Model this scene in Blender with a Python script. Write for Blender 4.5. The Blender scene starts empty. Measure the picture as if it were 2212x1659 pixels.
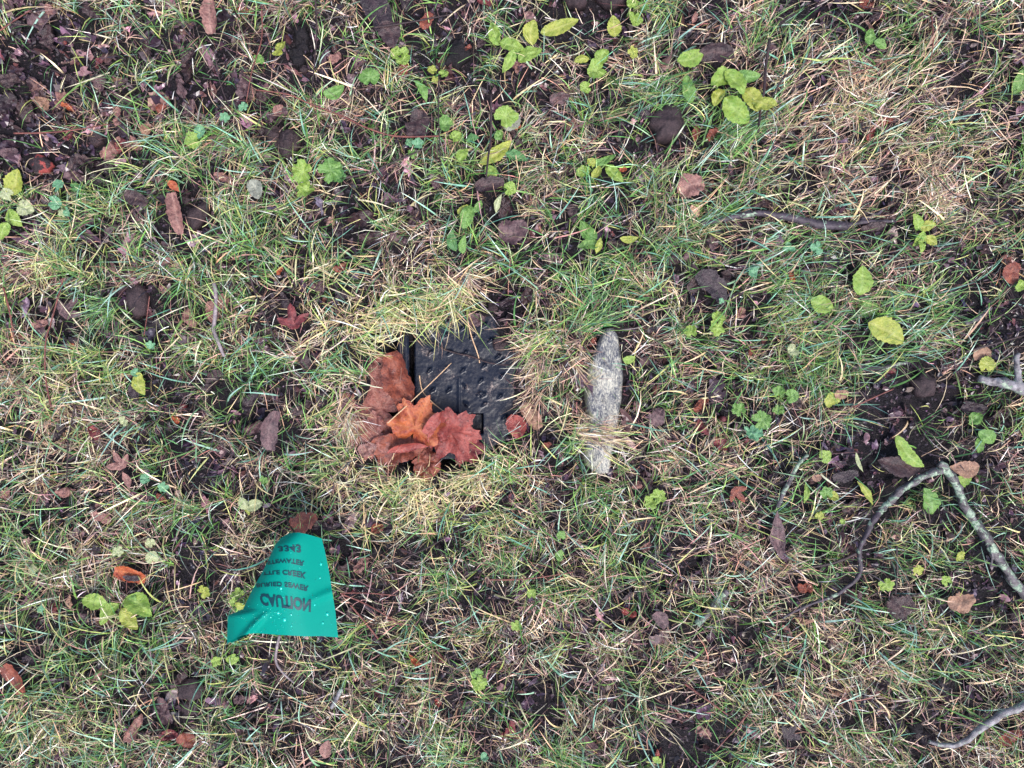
import bpy, bmesh, math, random
import numpy as np
R = math.radians
scene = bpy.context.scene
col = scene.collection

# ------------------------------------------------------------------ camera, sky, light, exposure
S = 1.70 / 2212.0          # metres of ground per unit of the 2212 x 1659 picture grid
CX, CY = 1106.0, 829.5
H = 1.31                   # height of the phone above the lawn
cam_d = bpy.data.cameras.new('camera')
cam_d.sensor_width = 36; cam_d.lens = 36 * H / 1.70
cam_d.clip_start = 0.02; cam_d.clip_end = 200
cam = bpy.data.objects.new('camera', cam_d); col.objects.link(cam)
cam.location = (0, 0, H)
scene.camera = cam

SUN_EL, SUN_AZ = 62, 150
w = bpy.data.worlds.new('World'); scene.world = w; w.use_nodes = True
nt = w.node_tree
bg = nt.nodes['Background']
sky = nt.nodes.new('ShaderNodeTexSky'); sky.sky_type = 'NISHITA'; sky.sun_disc = False
sky.sun_elevation = R(SUN_EL); sky.sun_rotation = R(SUN_AZ); sky.air_density = 0.8; sky.dust_density = 3.0; sky.ozone_density = 1.0
nt.links.new(sky.outputs[0], bg.inputs[0]); bg.inputs[1].default_value = 0.12
sl = bpy.data.lights.new('sun', 'SUN'); sl.energy = 1.5; sl.angle = R(24); sl.color = (1.0, 0.97, 0.95)
so = bpy.data.objects.new('sun', sl); col.objects.link(so)
so.rotation_euler = (R(90 - SUN_EL), 0, R(180 - SUN_AZ))
scene.view_settings.view_transform = 'Standard'; scene.view_settings.look = 'None'
scene.view_settings.exposure = 1.34; scene.view_settings.gamma = 1
scene.cycles.max_bounces = 5; scene.cycles.transparent_max_bounces = 4

# ------------------------------------------------------------------ helpers
rng = np.random.default_rng(7)
random.seed(7)

def P(u, v, z=0.0):
    k = S * (H - z) / H
    return ((u - CX) * k, (CY - v) * k, z)

def lin(c):
    return tuple((x / 255 / 12.92) if x / 255 <= 0.04045 else ((x / 255 + 0.055) / 1.055) ** 2.4 for x in c)

class Noise:
    def __init__(s, seed):
        s.g = np.random.default_rng(seed).random((256, 256))
    def __call__(s, x, y):
        x = np.asarray(x, float); y = np.asarray(y, float)
        xi = np.floor(x).astype(int); yi = np.floor(y).astype(int)
        fx = x - xi; fy = y - yi
        fx = fx * fx * (3 - 2 * fx); fy = fy * fy * (3 - 2 * fy)
        g = s.g; a = g[xi & 255, yi & 255]; b = g[(xi + 1) & 255, yi & 255]
        c = g[xi & 255, (yi + 1) & 255]; d = g[(xi + 1) & 255, (yi + 1) & 255]
        return (a * (1 - fx) + b * fx) * (1 - fy) + (c * (1 - fx) + d * fx) * fy
    def fbm(s, x, y, o=4):
        t = 0; a = 0.5; n = 0
        for i in range(o):
            t = t + a * s(x * 2 ** i + 17 * i, y * 2 ** i + 31 * i); n += a; a *= .5
        return t / n
N1, N2, N3, N4 = Noise(1), Noise(2), Noise(3), Noise(4)

def sstep(a, b, x):
    t = np.clip((x - a) / (b - a), 0, 1); return t * t * (3 - 2 * t)

def poly_sd(poly, x, y):
    """signed distance (negative inside) to a polygon given in metres"""
    x = np.asarray(x, float); y = np.asarray(y, float)
    d = np.full(x.shape, 1e9); ins = np.zeros(x.shape, bool); n = len(poly)
    for i in range(n):
        x1, y1 = poly[i]; x2, y2 = poly[(i + 1) % n]
        ex, ey = x2 - x1, y2 - y1
        t = np.clip(((x - x1) * ex + (y - y1) * ey) / (ex * ex + ey * ey + 1e-12), 0, 1)
        d = np.minimum(d, np.hypot(x - x1 - t * ex, y - y1 - t * ey))
        if y1 != y2:
            c = ((y1 > y) != (y2 > y)) & (x < ex * (y - y1) / (y2 - y1) + x1)
            ins ^= c
    return np.where(ins, -d, d)

def mesh_from(name, verts, faces, mat, parent=None, smooth=True, colors=None, vein=None):
    me = bpy.data.meshes.new(name)
    me.from_pydata([tuple(map(float, v)) for v in verts], [], faces)
    if smooth:
        me.polygons.foreach_set('use_smooth', [True] * len(me.polygons))
    if vein is not None:
        a = me.attributes.new('vein', 'FLOAT', 'POINT'); a.data.foreach_set('value', np.asarray(vein, np.float32))
    me.materials.append(mat); me.update()
    o = bpy.data.objects.new(name, me); col.objects.link(o)
    if parent: o.parent = parent
    return o

def big_mesh(name, V, Q, mat, C=None):
    """large quad mesh from numpy arrays"""
    me = bpy.data.meshes.new(name)
    nv, nf = len(V), len(Q)
    me.vertices.add(nv); me.vertices.foreach_set('co', V.astype(np.float32).ravel())
    me.loops.add(nf * 4); me.loops.foreach_set('vertex_index', Q.astype(np.int32).ravel())
    me.polygons.add(nf); me.polygons.foreach_set('loop_start', np.arange(0, nf * 4, 4, dtype=np.int32))
    me.polygons.foreach_set('use_smooth', np.ones(nf, bool))
    me.update(calc_edges=True)
    if C is not None:
        a = me.color_attributes.new('tint', 'FLOAT_COLOR', 'POINT')
        cc = np.ones((nv, 4), np.float32); cc[:, :3] = C
        a.data.foreach_set('color', cc.ravel())
    me.materials.append(mat); me.validate()
    o = bpy.data.objects.new(name, me); col.objects.link(o)
    return o

def tag(o, label=None, cat=None, group=None, kind=None):
    if label: o['label'] = label
    if cat: o['category'] = cat
    if group: o['group'] = group
    if kind: o['kind'] = kind
    return o

def empty(name, loc, rz=0):
    o = bpy.data.objects.new(name, None); col.objects.link(o)
    o.location = loc; o.rotation_euler = (0, 0, rz); o.empty_display_size = .02
    return o

def mat_new(name, rough=0.6, spec=0.5):
    m = bpy.data.materials.new(name); m.use_nodes = True
    b = m.node_tree.nodes['Principled BSDF']
    b.inputs['Roughness'].default_value = rough
    b.inputs['Specular IOR Level'].default_value = spec
    return m, m.node_tree, b

def ramp(nt, fac, stops):
    r = nt.nodes.new('ShaderNodeValToRGB')
    e = r.color_ramp.elements
    while len(e) > 1: e.remove(e[0])
    e[0].position = stops[0][0]; e[0].color = (*stops[0][1], 1)
    for p, c in stops[1:]:
        k = e.new(p); k.color = (*c, 1)
    nt.links.new(fac, r.inputs[0]); return r.outputs[0]

def noise_node(nt, scale, detail=4, rough=.6, vec=None, dist=0):
    n = nt.nodes.new('ShaderNodeTexNoise'); n.inputs['Scale'].default_value = scale
    n.inputs['Detail'].default_value = detail; n.inputs['Roughness'].default_value = rough
    n.inputs['Distortion'].default_value = dist
    if vec is not None: nt.links.new(vec, n.inputs['Vector'])
    return n.outputs['Fac']

def mixc(nt, fac, a, b, mode='MIX'):
    m = nt.nodes.new('ShaderNodeMix'); m.data_type = 'RGBA'; m.blend_type = mode
    for s, v in ((m.inputs[0], fac), (m.inputs[6], a), (m.inputs[7], b)):
        if isinstance(v, (int, float)): s.default_value = v
        elif isinstance(v, tuple): s.default_value = (*v, 1)
        else: nt.links.new(v, s)
    return m.outputs[2]

def bump(nt, b, h, strength=.5, dist=.002):
    n = nt.nodes.new('ShaderNodeBump'); n.inputs['Strength'].default_value = strength
    n.inputs['Distance'].default_value = dist
    nt.links.new(h, n.inputs['Height']); nt.links.new(n.outputs[0], b.inputs['Normal'])

def coords(nt):
    g = nt.nodes.new('ShaderNodeNewGeometry'); return g.outputs['Position']

# ------------------------------------------------------------------ materials
m_soil, t, b = mat_new('wet_soil', .55, .45)
p = coords(t)
n1 = noise_node(t, 28, 6, .65, p); n2 = noise_node(t, 260, 4, .7, p)
c1 = ramp(t, n1, [(.3, (.006, .005, .007)), (.55, (.013, .010, .014)), (.75, (.027, .020, .025))])
c2 = ramp(t, n2, [(.35, (.4, .4, .4)), (.7, (2.2, 2.0, 2.0))])
t.links.new(mixc(t, 1.0, c1, c2, 'MULTIPLY'), b.inputs['Base Color'])
n3 = noise_node(t, 700, 3, .7, p)
mxh = t.nodes.new('ShaderNodeMath'); mxh.operation = 'MULTIPLY_ADD'; mxh.inputs[1].default_value = .5; t.links.new(n3, mxh.inputs[0]); t.links.new(n2, mxh.inputs[2])
bump(t, b, mxh.outputs[0], 1.0, .010)

def tinted(name, rough, spec, trans=.25):
    m, t, b = mat_new(name, rough, spec)
    a = t.nodes.new('ShaderNodeAttribute'); a.attribute_name = 'tint'
    n = noise_node(t, 140, 2, .5, coords(t))
    c = mixc(t, 1.0, a.outputs['Color'], ramp(t, n, [(.3, (.72, .72, .72)), (.7, (1.25, 1.25, 1.25))]), 'MULTIPLY')
    t.links.new(c, b.inputs['Base Color'])
    if trans:
        tr = t.nodes.new('ShaderNodeBsdfTranslucent'); t.links.new(c, tr.inputs[0])
        mx = t.nodes.new('ShaderNodeMixShader'); mx.inputs[0].default_value = trans
        t.links.new(b.outputs[0], mx.inputs[1]); t.links.new(tr.outputs[0], mx.inputs[2])
        t.links.new(mx.outputs[0], t.nodes['Material Output'].inputs[0])
    return m
m_grass = tinted('grass_blade', .30, .8, .1)
m_litter = tinted('leaf_litter', .30, .6, 0)
m_crumb = tinted('soil_crumb', .7, .3, 0)

_leaf = {}
def leaf_mat(key):
    """key -> (main colour, blotch colour, vein colour, roughness, blotch amount)"""
    if key in _leaf: return _leaf[key]
    D = dict(
        orange=((206, 112, 66), (164, 68, 54), (232, 156, 104), .28, .5),
        red=((184, 92, 82), (136, 60, 58), (104, 48, 48), .22, .6),
        rust=((160, 86, 66), (108, 56, 52), (190, 110, 80), .33, .5),
        rosy=((166, 100, 88), (122, 72, 70), (200, 140, 122), .26, .6),
        dusty_red=((146, 66, 70), (92, 46, 54), (190, 100, 96), .4, .5),
        pink_brown=((122, 92, 96), (68, 50, 58), (166, 134, 132), .36, .5),
        pink=((182, 132, 122), (122, 82, 80), (214, 176, 162), .4, .5),
        brown=((82, 60, 62), (46, 35, 42), (122, 94, 92), .3, .5),
        dark=((66, 50, 58), (40, 32, 38), (92, 72, 78), .3, .5),
        tan=((190, 148, 122), (132, 96, 82), (220, 186, 160), .45, .5),
        yellow=((180, 186, 78), (146, 166, 62), (204, 206, 122), .34, .6),
        lime=((128, 170, 66), (156, 182, 78), (178, 204, 120), .32, .6),
        green=((100, 150, 72), (124, 166, 76), (150, 188, 118), .32, .6),
        deep=((74, 132, 76), (98, 152, 84), (130, 176, 120), .38, .5),
        blue_green=((96, 160, 118), (120, 180, 130), (160, 206, 170), .4, .5),
        pale=((196, 204, 150), (166, 180, 130), (222, 226, 190), .45, .5),
        grey=((172, 176, 160), (120, 122, 112), (206, 208, 190), .45, .5))
    a, b2, v, rough, amt = D[key]
    k = .74
    A, B, V = [tuple(x * k for x in lin(c)) for c in (a, b2, v)]
    m, t, b = mat_new('leaf_' + key, rough, .5)
    o = t.nodes.new('ShaderNodeTexCoord').outputs['Object']
    n = noise_node(t, 70, 4, .65, o, 1.0)
    c = ramp(t, n, [(.36, B), (.62, A)])
    sp = noise_node(t, 300, 2, .5, o)
    dark = tuple(x * .3 for x in B)
    c = mixc(t, ramp(t, sp, [(.60, (0, 0, 0)), (.70, (.75, .75, .75))]), c, dark)
    at = t.nodes.new('ShaderNodeAttribute'); at.attribute_name = 'vein'
    mm = t.nodes.new('ShaderNodeMath'); mm.operation = 'MULTIPLY'; mm.inputs[1].default_value = .7 if key in ('lime', 'green', 'deep', 'yellow', 'pale', 'blue_green') else .38
    t.links.new(at.outputs['Fac'], mm.inputs[0])
    c = mixc(t, mm.outputs[0], c, V)
    t.links.new(c, b.inputs['Base Color'])
    bump(t, b, noise_node(t, 160, 5, .7, o), .9, .003)
    tr = t.nodes.new('ShaderNodeBsdfTranslucent'); t.links.new(c, tr.inputs[0])
    mx = t.nodes.new('ShaderNodeMixShader'); mx.inputs[0].default_value = .18
    t.links.new(b.outputs[0], mx.inputs[1]); t.links.new(tr.outputs[0], mx.inputs[2])
    t.links.new(mx.outputs[0], t.nodes['Material Output'].inputs[0])
    _leaf[key] = m; return m

def bark_mat(name, a, b_, lichen=0, rough=.5):
    m, t, b = mat_new(name, rough, .4)
    o = t.nodes.new('ShaderNodeTexCoord').outputs['Object']
    n = noise_node(t, 90, 5, .7, o)
    c = ramp(t, n, [(.35, lin(a)), (.65, lin(b_))])
    if lichen:
        n2 = noise_node(t, 60, 5, .7, o, .5)
        f = ramp(t, n2, [(.56 - lichen, (0, 0, 0)), (.60 - lichen, (1, 1, 1))])
        n3 = noise_node(t, 220, 3, .6, o)
        lc = ramp(t, n3, [(.35, lin((84, 110, 92))), (.6, lin((150, 166, 146)))])
        c = mixc(t, f, c, lc)
    t.links.new(c, b.inputs['Base Color'])
    bump(t, b, noise_node(t, 240, 4, .7, o), .7, .002)
    return m
m_twig = bark_mat('twig_dark', (32, 24, 27), (62, 46, 48))
m_twig_red = bark_mat('twig_reddish', (84, 46, 44), (128, 78, 70))
m_twig_grey = bark_mat('twig_grey', (104, 94, 100), (150, 138, 140))
m_straw = bark_mat('straw_stem', (176, 140, 108), (206, 176, 140))
m_bark = bark_mat('branch_bark', (36, 31, 38), (76, 66, 76), -.03)
m_bark_l = bark_mat('branch_bark_lichen', (48, 43, 46), (108, 102, 106), .055)
m_bark_w = bark_mat('branch_bark_pale', (66, 62, 68), (150, 146, 150), -.01)

def clod_mat(name, a, b_, rough=.6, red=False):
    m, t, b = mat_new(name, rough, .35)
    o = t.nodes.new('ShaderNodeTexCoord').outputs['Object']
    c = ramp(t, noise_node(t, 60, 5, .7, o), [(.35, lin(a)), (.68, lin(b_))])
    if red:
        c = mixc(t, ramp(t, noise_node(t, 45, 4, .7, o), [(.52, (0, 0, 0)), (.56, (1, 1, 1))]), c, lin((150, 70, 66)))
    t.links.new(c, b.inputs['Base Color'])
    bump(t, b, noise_node(t, 200, 6, .75, o), 1.0, .003)
    return m
m_clod = clod_mat('clod_brown', (38, 29, 33), (70, 55, 58))
m_clod_black = clod_mat('clod_black', (14, 12, 15), (34, 28, 34), .75)
m_clod_red = clod_mat('clod_red', (36, 28, 32), (60, 46, 50), .6, True)

# stone
m_stone, t, b = mat_new('speckled_stone', .42, .5)
o_ = t.nodes.new('ShaderNodeTexCoord').outputs['Object']
mp = t.nodes.new('ShaderNodeMapping'); mp.inputs['Scale'].default_value = (1, .45, 1); mp.inputs['Rotation'].default_value = (0, 0, .45)
t.links.new(o_, mp.inputs[0])
n = noise_node(t, 420, 5, .75, mp.outputs[0]); nb = noise_node(t, 34, 3, .6, o_)
add = t.nodes.new('ShaderNodeMath'); add.operation = 'MULTIPLY_ADD'; add.inputs[1].default_value = .55
t.links.new(nb, add.inputs[0]); t.links.new(n, add.inputs[2])
c = ramp(t, add.outputs[0], [(.58, lin((58, 62, 74))), (.70, lin((104, 106, 116))), (.80, lin((166, 165, 158))), (.92, lin((222, 218, 202)))])
sx = t.nodes.new('ShaderNodeSeparateXYZ'); t.links.new(o_, sx.inputs[0])
ax = t.nodes.new('ShaderNodeMath'); ax.operation = 'MULTIPLY_ADD'; ax.inputs[1].default_value = -14; t.links.new(sx.outputs[0], ax.inputs[0]); t.links.new(nb, ax.inputs[2])
c = mixc(t, ramp(t, ax.outputs[0], [(.70, (0, 0, 0)), (.82, (.75, .75, .75))]), c, lin((128, 132, 98)))
t.links.new(c, b.inputs['Base Color']); bump(t, b, n, 1.0, .006)

# black lid
m_lid, t, b = mat_new('black_plastic', .34, .34)
o_ = t.nodes.new('ShaderNodeTexCoord').outputs['Object']
n = noise_node(t, 34, 6, .72, o_); n2 = noise_node(t, 200, 4, .7, o_)
f = ramp(t, n, [(.56, (0, 0, 0)), (.68, (.8, .8, .8))])
f2 = ramp(t, n2, [(.42, (0, 0, 0)), (.6, (1, 1, 1))])
ff = mixc(t, 1.0, f, f2, 'MULTIPLY')
c = mixc(t, ff, (.007, .010, .020), lin((150, 134, 126)))
t.links.new(c, b.inputs['Base Color'])
rr = ramp(t, n2, [(.3, (.16, .16, .16)), (.7, (.42, .42, .42))]); t.links.new(rr, b.inputs['Roughness'])
bump(t, b, n2, .3, .001)

# flag
def film(name, c, trans):
    m, t, b = mat_new(name, .55, .12)
    b.inputs['Base Color'].default_value = (*c, 1)
    n = noise_node(t, 26, 3, .5, t.nodes.new('ShaderNodeTexCoord').outputs['Object'])
    bump(t, b, n, .25, .004)
    tr = t.nodes.new('ShaderNodeBsdfTranslucent'); tr.inputs[0].default_value = (*c, 1)
    mx = t.nodes.new('ShaderNodeMixShader'); mx.inputs[0].default_value = trans
    t.links.new(b.outputs[0], mx.inputs[1]); t.links.new(tr.outputs[0], mx.inputs[2])
    t.links.new(mx.outputs[0], t.nodes['Material Output'].inputs[0])
    return m
m_flag = film('teal_plastic_film', (.0, .30, .235), .3)
m_ink, t, b = mat_new('dark_teal_ink', .5, .3); b.inputs['Base Color'].default_value = (.0, .035, .05, 1)
m_drop, t, b = mat_new('droplet_water', .08, .6); b.inputs['Base Color'].default_value = (.0, .38, .31, 1)
m_wire, t, b = mat_new('dark_wire', .4, .5); b.inputs['Base Color'].default_value = (.03, .03, .045, 1); b.inputs['Metallic'].default_value = .6

# ------------------------------------------------------------------ ground height and cover maps
pit_uv = [(850, 738), (905, 726), (955, 714), (990, 698), (1012, 686), (1060, 688), (1072, 720), (1088, 748), (1106, 772), (1100, 830), (1108, 885),
          (1096, 935), (1062, 962), (1035, 966), (1010, 1000), (900, 1010), (800, 985), (785, 940), (800, 870), (825, 800), (848, 775)]
pit = [P(*q)[:2] for q in pit_uv]
stone_uv = [(1304, 706), (1288, 740), (1276, 772), (1261, 800), (1259, 842), (1262, 872), (1266, 900), (1260, 940), (1254, 984), (1262, 1008), (1290, 1026), (1314, 1024), (1322, 985), (1330, 950), (1336, 912),
            (1344, 862), (1350, 812), (1342, 762), (1336, 722), (1324, 704)]
stone_pts = [P(*q)[:2] for q in stone_uv]

def ground_h(x, y):
    fl = sstep(.0, .05, poly_sd(stone_pts, x, y))
    h = .016 * (N1.fbm(x * 5 + 40, y * 5 + 40, 3) - .5) + .012 * (N2.fbm(x * 26 + 70, y * 26 + 70, 3) - .5) + .006 * (N4.fbm(x * 110, y * 110, 2) - .5)
    d = poly_sd(pit, x, y) + .014 * (N3.fbm(x * 60 + 90, y * 60 + 90, 3) - .5)
    k = sstep(-.006, .012, d)
    near = sstep(.0, .05, d)
    return (h * near * fl + .002) * k + (-.045) * (1 - k)

# bare-soil blobs: u, v, ru, rv, strength
bare = [(90, 150, 130, 90, .75), (60, 60, 90, 70, .5), (190, 330, 120, 40, .5), (240, 360, 90, 45, .6), (395, 210, 75, 60, .6), (530, 190, 50, 60, .5), (645, 110, 40, 62, .95),
        (560, 270, 70, 50, .6), (990, 124, 45, 40, .9), (915, 50, 80, 55, .6), (930, 110, 40, 50, .5), (1090, 480, 52, 48, .75), (1400, 320, 60, 30, .6), (1440, 275, 55, 50, .9),
        (425, 465, 60, 50, .7), (320, 655, 60, 45, .7), (420, 670, 80, 40, .6), (1950, 850, 135, 66, .95), (1885, 935, 100, 70, .9), (40, 220, 90, 120, .7), (130, 90, 110, 60, .6), (110, 350, 130, 50, .6), (600, 210, 60, 60, .6), (1850, 1020, 120, 60, .65),
        (2110, 1255, 110, 50, .75), (2160, 1340, 90, 60, .4), (1500, 1600, 100, 60, .85), (1950, 1500, 130, 45, .5), (1080, 655, 70, 45, .85), (1115, 860, 32, 110, .7),
        (1150, 930, 40, 60, .5), (1290, 740, 40, 60, .3), (1385, 830, 50, 120, .45), (745, 1165, 70, 40, .6), (950, 1185, 100, 30, .6), (760, 1290, 50, 70, .5), (1060, 1430, 90, 50, .45),
        (2180, 690, 80, 80, .6), (140, 1080, 70, 60, .35), (1260, 18, 100, 40, .7), (1530, 620, 55, 40, .5), (600, 640, 60, 50, .35), (230, 200, 130, 90, .4), (380, 900, 60, 60, .2),
        (2090, 1090, 90, 90, .4), (860, 735, 60, 30, .5), (1190, 880, 40, 60, .2), (700, 1140, 60, 30, .4), (130, 680, 60, 50, .4), (160, 480, 60, 30, .2), (415, 1500, 60, 60, .4),
        (1560, 560, 60, 30, .3), (2120, 860, 60, 60, .5), (1700, 1280, 70, 40, .2), (1400, 1150, 50, 30, .5), (470, 830, 50, 40, .4), (600, 920, 60, 60, .4)]
def bare_map(x, y):
    u = x / S + CX; v = CY - y / S
    m = np.zeros(np.shape(x))
    wob = (N3.fbm(u / 60, v / 60, 3) - .5) * 1.1
    for (bu, bv, ru, rv, s) in bare:
        d = np.hypot((u - bu) / ru, (v - bv) / rv) + wob
        m = np.maximum(m, min(1, s * 1.25) * (1 - sstep(.7, 1.2, d)))
    m = np.maximum(m, .72 * sstep(.53, .66, N4.fbm(u / 60 + 5, v / 60 + 5, 3)))
    m = np.maximum(m, .7 * sstep(.56, .68, N1.fbm(u / 22 + 5, v / 22 + 5, 2)))
    return m

# ------------------------------------------------------------------ ground sheet
def axis(half):
    f = np.arange(-half, half + 1e-6, .005)
    outer = []; s = .006; x = half
    while x < 40: x += s; s *= 1.22; outer.append(x)
    o = np.array(outer); return np.concatenate([-o[::-1], f, o])
gx, gy = axis(.95), axis(.75)
X, Y = np.meshgrid(gx, gy, indexing='ij')
Z = ground_h(X, Y)
V = np.stack([X, Y, Z], -1).reshape(-1, 3)
nx, ny = len(gx), len(gy)
I = np.arange(nx * ny).reshape(nx, ny)
Q = np.stack([I[:-1, :-1], I[1:, :-1], I[1:, 1:], I[:-1, 1:]], -1).reshape(-1, 4)
g = big_mesh('ground', V, Q, m_soil)
tag(g, 'dark wet soil of the lawn showing between the grass', kind='structure')

# ------------------------------------------------------------------ leaf shapes
def deform(pts, L, W, fold, curl, roll, rip, seed):
    r = np.random.default_rng(seed); ox, oy = r.random(2) * 90
    x, y = pts[:, 0].copy(), pts[:, 1].copy()
    z = rip * L * (N1.fbm(x / L * 3 + ox, y / L * 3 + oy, 3) - .5) * 2
    cr = np.abs(N3.fbm(x / L * 4 + oy, y / L * 4 + ox, 3) - .5) * 2
    z += rip * L * 1.3 * cr
    x = x + L * rip * .35 * (N2.fbm(x / L * 5 + ox, y / L * 5, 2) - .5); y = y + L * rip * .35 * (N4.fbm(x / L * 5, y / L * 5 + oy, 2) - .5)
    z += fold * np.abs(y)
    if curl:
        Rr = L / curl
        a = x / Rr; z = z + Rr * (1 - np.cos(a)); x = Rr * np.sin(a)
    if roll:
        Rr = W / roll
        a = y / Rr; z = z + abs(Rr) * (1 - np.cos(a)) * np.sign(Rr); y = Rr * np.sin(a)
    return np.stack([x, y, z], -1)

def blade_leaf(L, W, seed, kind='ovate', n=18, m=10):
    """simple leaf: length along x"""
    r = np.random.default_rng(seed)
    pts = []; vein = []
    bend = r.uniform(-.12, .12)
    hole = r.random() * 50
    for i in range(n + 1):
        s = i / n
        if kind == 'ovate': wd = max(math.sin(math.pi * s ** .85), 0) ** .75
        elif kind == 'lance': wd = max(math.sin(math.pi * s ** .9), 0) ** 1.15
        elif kind == 'torn': wd = max(math.sin(math.pi * (.06 + .9 * s) ** .9), 0) ** .5
        else: wd = max(math.sin(math.pi * s), 0) ** .55
        el = wd * (1 + .07 * math.sin(s * 47 + seed) + (.22 if kind == 'torn' else .08) * (N2(s * 7 + hole, 3.3) - .5) * 2)
        er = wd * (1 + .07 * math.sin(s * 41 + seed * 2) + (.22 if kind == 'torn' else .08) * (N2(s * 7 + hole, 9.3) - .5) * 2)
        for j in range(m + 1):
            q = j / m * 2 - 1
            yy = q * W / 2 * (el if q > 0 else er) + bend * L * math.sin(math.pi * s)
            xx = (s - .5) * L
            pts.append((xx, yy))
            mid = math.exp(-(q / .14) ** 2)
            side = math.exp(-((((s * 7 - abs(q) * 1.6) % 1) - .5) / .16) ** 2) * .55
            vein.append(max(mid, side))
    f = []
    for i in range(n):
        for j in range(m):
            a = i * (m + 1) + j
            f.append((a, a + m + 1, a + m + 2, a + 1))
    return np.array(pts), f, vein

MAPLE = [(0, 1.0), (7, .80), (12, .86), (19, .68), (25, .60), (30, .70), (37, .76), (47, .97), (54, .78), (61, .84), (70, .64), (79, .56), (90, .66), (104, .80), (112, .64),
         (122, .62), (140, .54), (160, .42), (180, .16)]
def polar_leaf(Rr, seed, kind='maple', n=96, rings=8):
    r = np.random.default_rng(seed)
    th = np.linspace(-math.pi, math.pi, n, endpoint=False)
    a = np.degrees(np.abs(th))
    if kind == 'maple':
        rad = np.interp(a + r.normal(0, 1.5, n), [p[0] for p in MAPLE], [p[1] for p in MAPLE])
        va = [0, 47, 104]
    elif kind == 'trident':
        rad = np.interp(a, [0, 12, 30, 40, 62, 75, 100, 130, 180], [1, .78, .36, .42, .85, .7, .35, .3, .2]); va = [0, 62]
    elif kind == 'lobed':
        rad = .84 + .09 * np.cos(5 * th) - .05 * np.cos(10 * th) + .045 * np.cos(20 * th + seed) + .22 * (N4(th * 1.1 + seed, 4.4) - .5); rad *= 1 - .5 * np.exp(-((180 - a) / 18) ** 2); va = [0, 72, 144]
    elif kind == 'clover':
        rad = .30 + .62 * np.abs(np.cos(1.5 * th)) ** .6; va = [0, 120]
    elif kind == 'scrap':
        k_ = r.integers(7, 13); an = np.sort(r.uniform(-180, 180, k_)); rr_ = r.uniform(.5, 1.05, k_); rad = np.interp(np.degrees(th), an, rr_, period=360) + r.normal(0, .02, n); va = [0]
    else:
        rad = .9 + .035 * np.cos(15 * th + seed) + .25 * (N3(th * 1.4 + seed, 2.0) - .5); rad *= 1 - .55 * np.exp(-((180 - a) / 16) ** 2); va = [0, 40, 80, 125]
    rad = rad * (1 + .08 * (N2(th * 1.3 + seed * 3.1, 1.7) - .5) * 2)
    pts = [(0, 0)]; vein = [1.0]
    for k in range(1, rings + 1):
        s = k / rings
        for i in range(n):
            pts.append((Rr * rad[i] * s * math.cos(th[i]), Rr * rad[i] * s * math.sin(th[i])))
            d = min(abs(a[i] - q) for q in va) * s
            v = math.exp(-(d / 3.5) ** 2)
            v = max(v, .45 * math.exp(-((((s * 5 - min(abs(a[i] - q) for q in va) * .05) % 1) - .5) / .15) ** 2))
            vein.append(v)
    f = []
    for i in range(n):
        f.append((0, 1 + i, 1 + (i + 1) % n))
    for k in range(rings - 1):
        o = 1 + k * n
        for i in range(n):
            j = (i + 1) % n
            f.append((o + i, o + n + i, o + n + j, o + j))
    return np.array(pts), f, vein

def tube(name, pts, r0, r1, mat, parent=None, sides=7, wob=.0, knots=None):
    """tapered tube through points (metres)"""
    pts = [np.array(p_, float) for p_ in pts]
    # densify with catmull-rom
    D = []
    n = len(pts)
    for i in range(n - 1):
        p0 = pts[max(i - 1, 0)]; p1 = pts[i]; p2 = pts[i + 1]; p3 = pts[min(i + 2, n - 1)]
        k = 6
        for j in range(k):
            t_ = j / k
            D.append(.5 * (2 * p1 + (p2 - p0) * t_ + (2 * p0 - 5 * p1 + 4 * p2 - p3) * t_ ** 2 + (3 * p1 - p0 - 3 * p2 + p3) * t_ ** 3))
    D.append(pts[-1]); m = len(D)
    vs, fs = [], []
    up = np.array((0, 0, 1.0)); sd = random.random() * 50
    for i, q in enumerate(D):
        tg = D[min(i + 1, m - 1)] - D[max(i - 1, 0)]; tg /= np.linalg.norm(tg) + 1e-9
        s1 = np.cross(tg, up if abs(tg[2]) < .9 else np.array((1.0, 0, 0))); s1 /= np.linalg.norm(s1) + 1e-9; s2 = np.cross(s1, tg)
        rr = r0 + (r1 - r0) * i / (m - 1)
        for j in range(sides):
            a = 2 * math.pi * j / sides
            r_ = rr * (1 + wob * (float(N2(i * .6 + sd, j * 1.3)) - .5) * 2)
            vs.append(q + s1 * math.cos(a) * r_ + s2 * math.sin(a) * r_)
    for i in range(m - 1):
        for j in range(sides):
            fs.append((i * sides + j, i * sides + (j + 1) % sides, (i + 1) * sides + (j + 1) % sides, (i + 1) * sides + j))
    fs.append(tuple(range(sides))[::-1]); fs.append(tuple((m - 1) * sides + j for j in range(sides)))
    return vs, fs

def tube_obj(name, pts, r0, r1, mat, parent=None, sides=7, wob=.0):
    vs, fs = tube(name, pts, r0, r1, mat, parent, sides, wob)
    if parent is None:
        c = np.mean(vs, axis=0); c[2] = min(v[2] for v in vs)
        o = mesh_from(name, [v - c for v in vs], fs, mat); o.location = c
    else:
        o = mesh_from(name, vs, fs, mat, parent)
    return o

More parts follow.
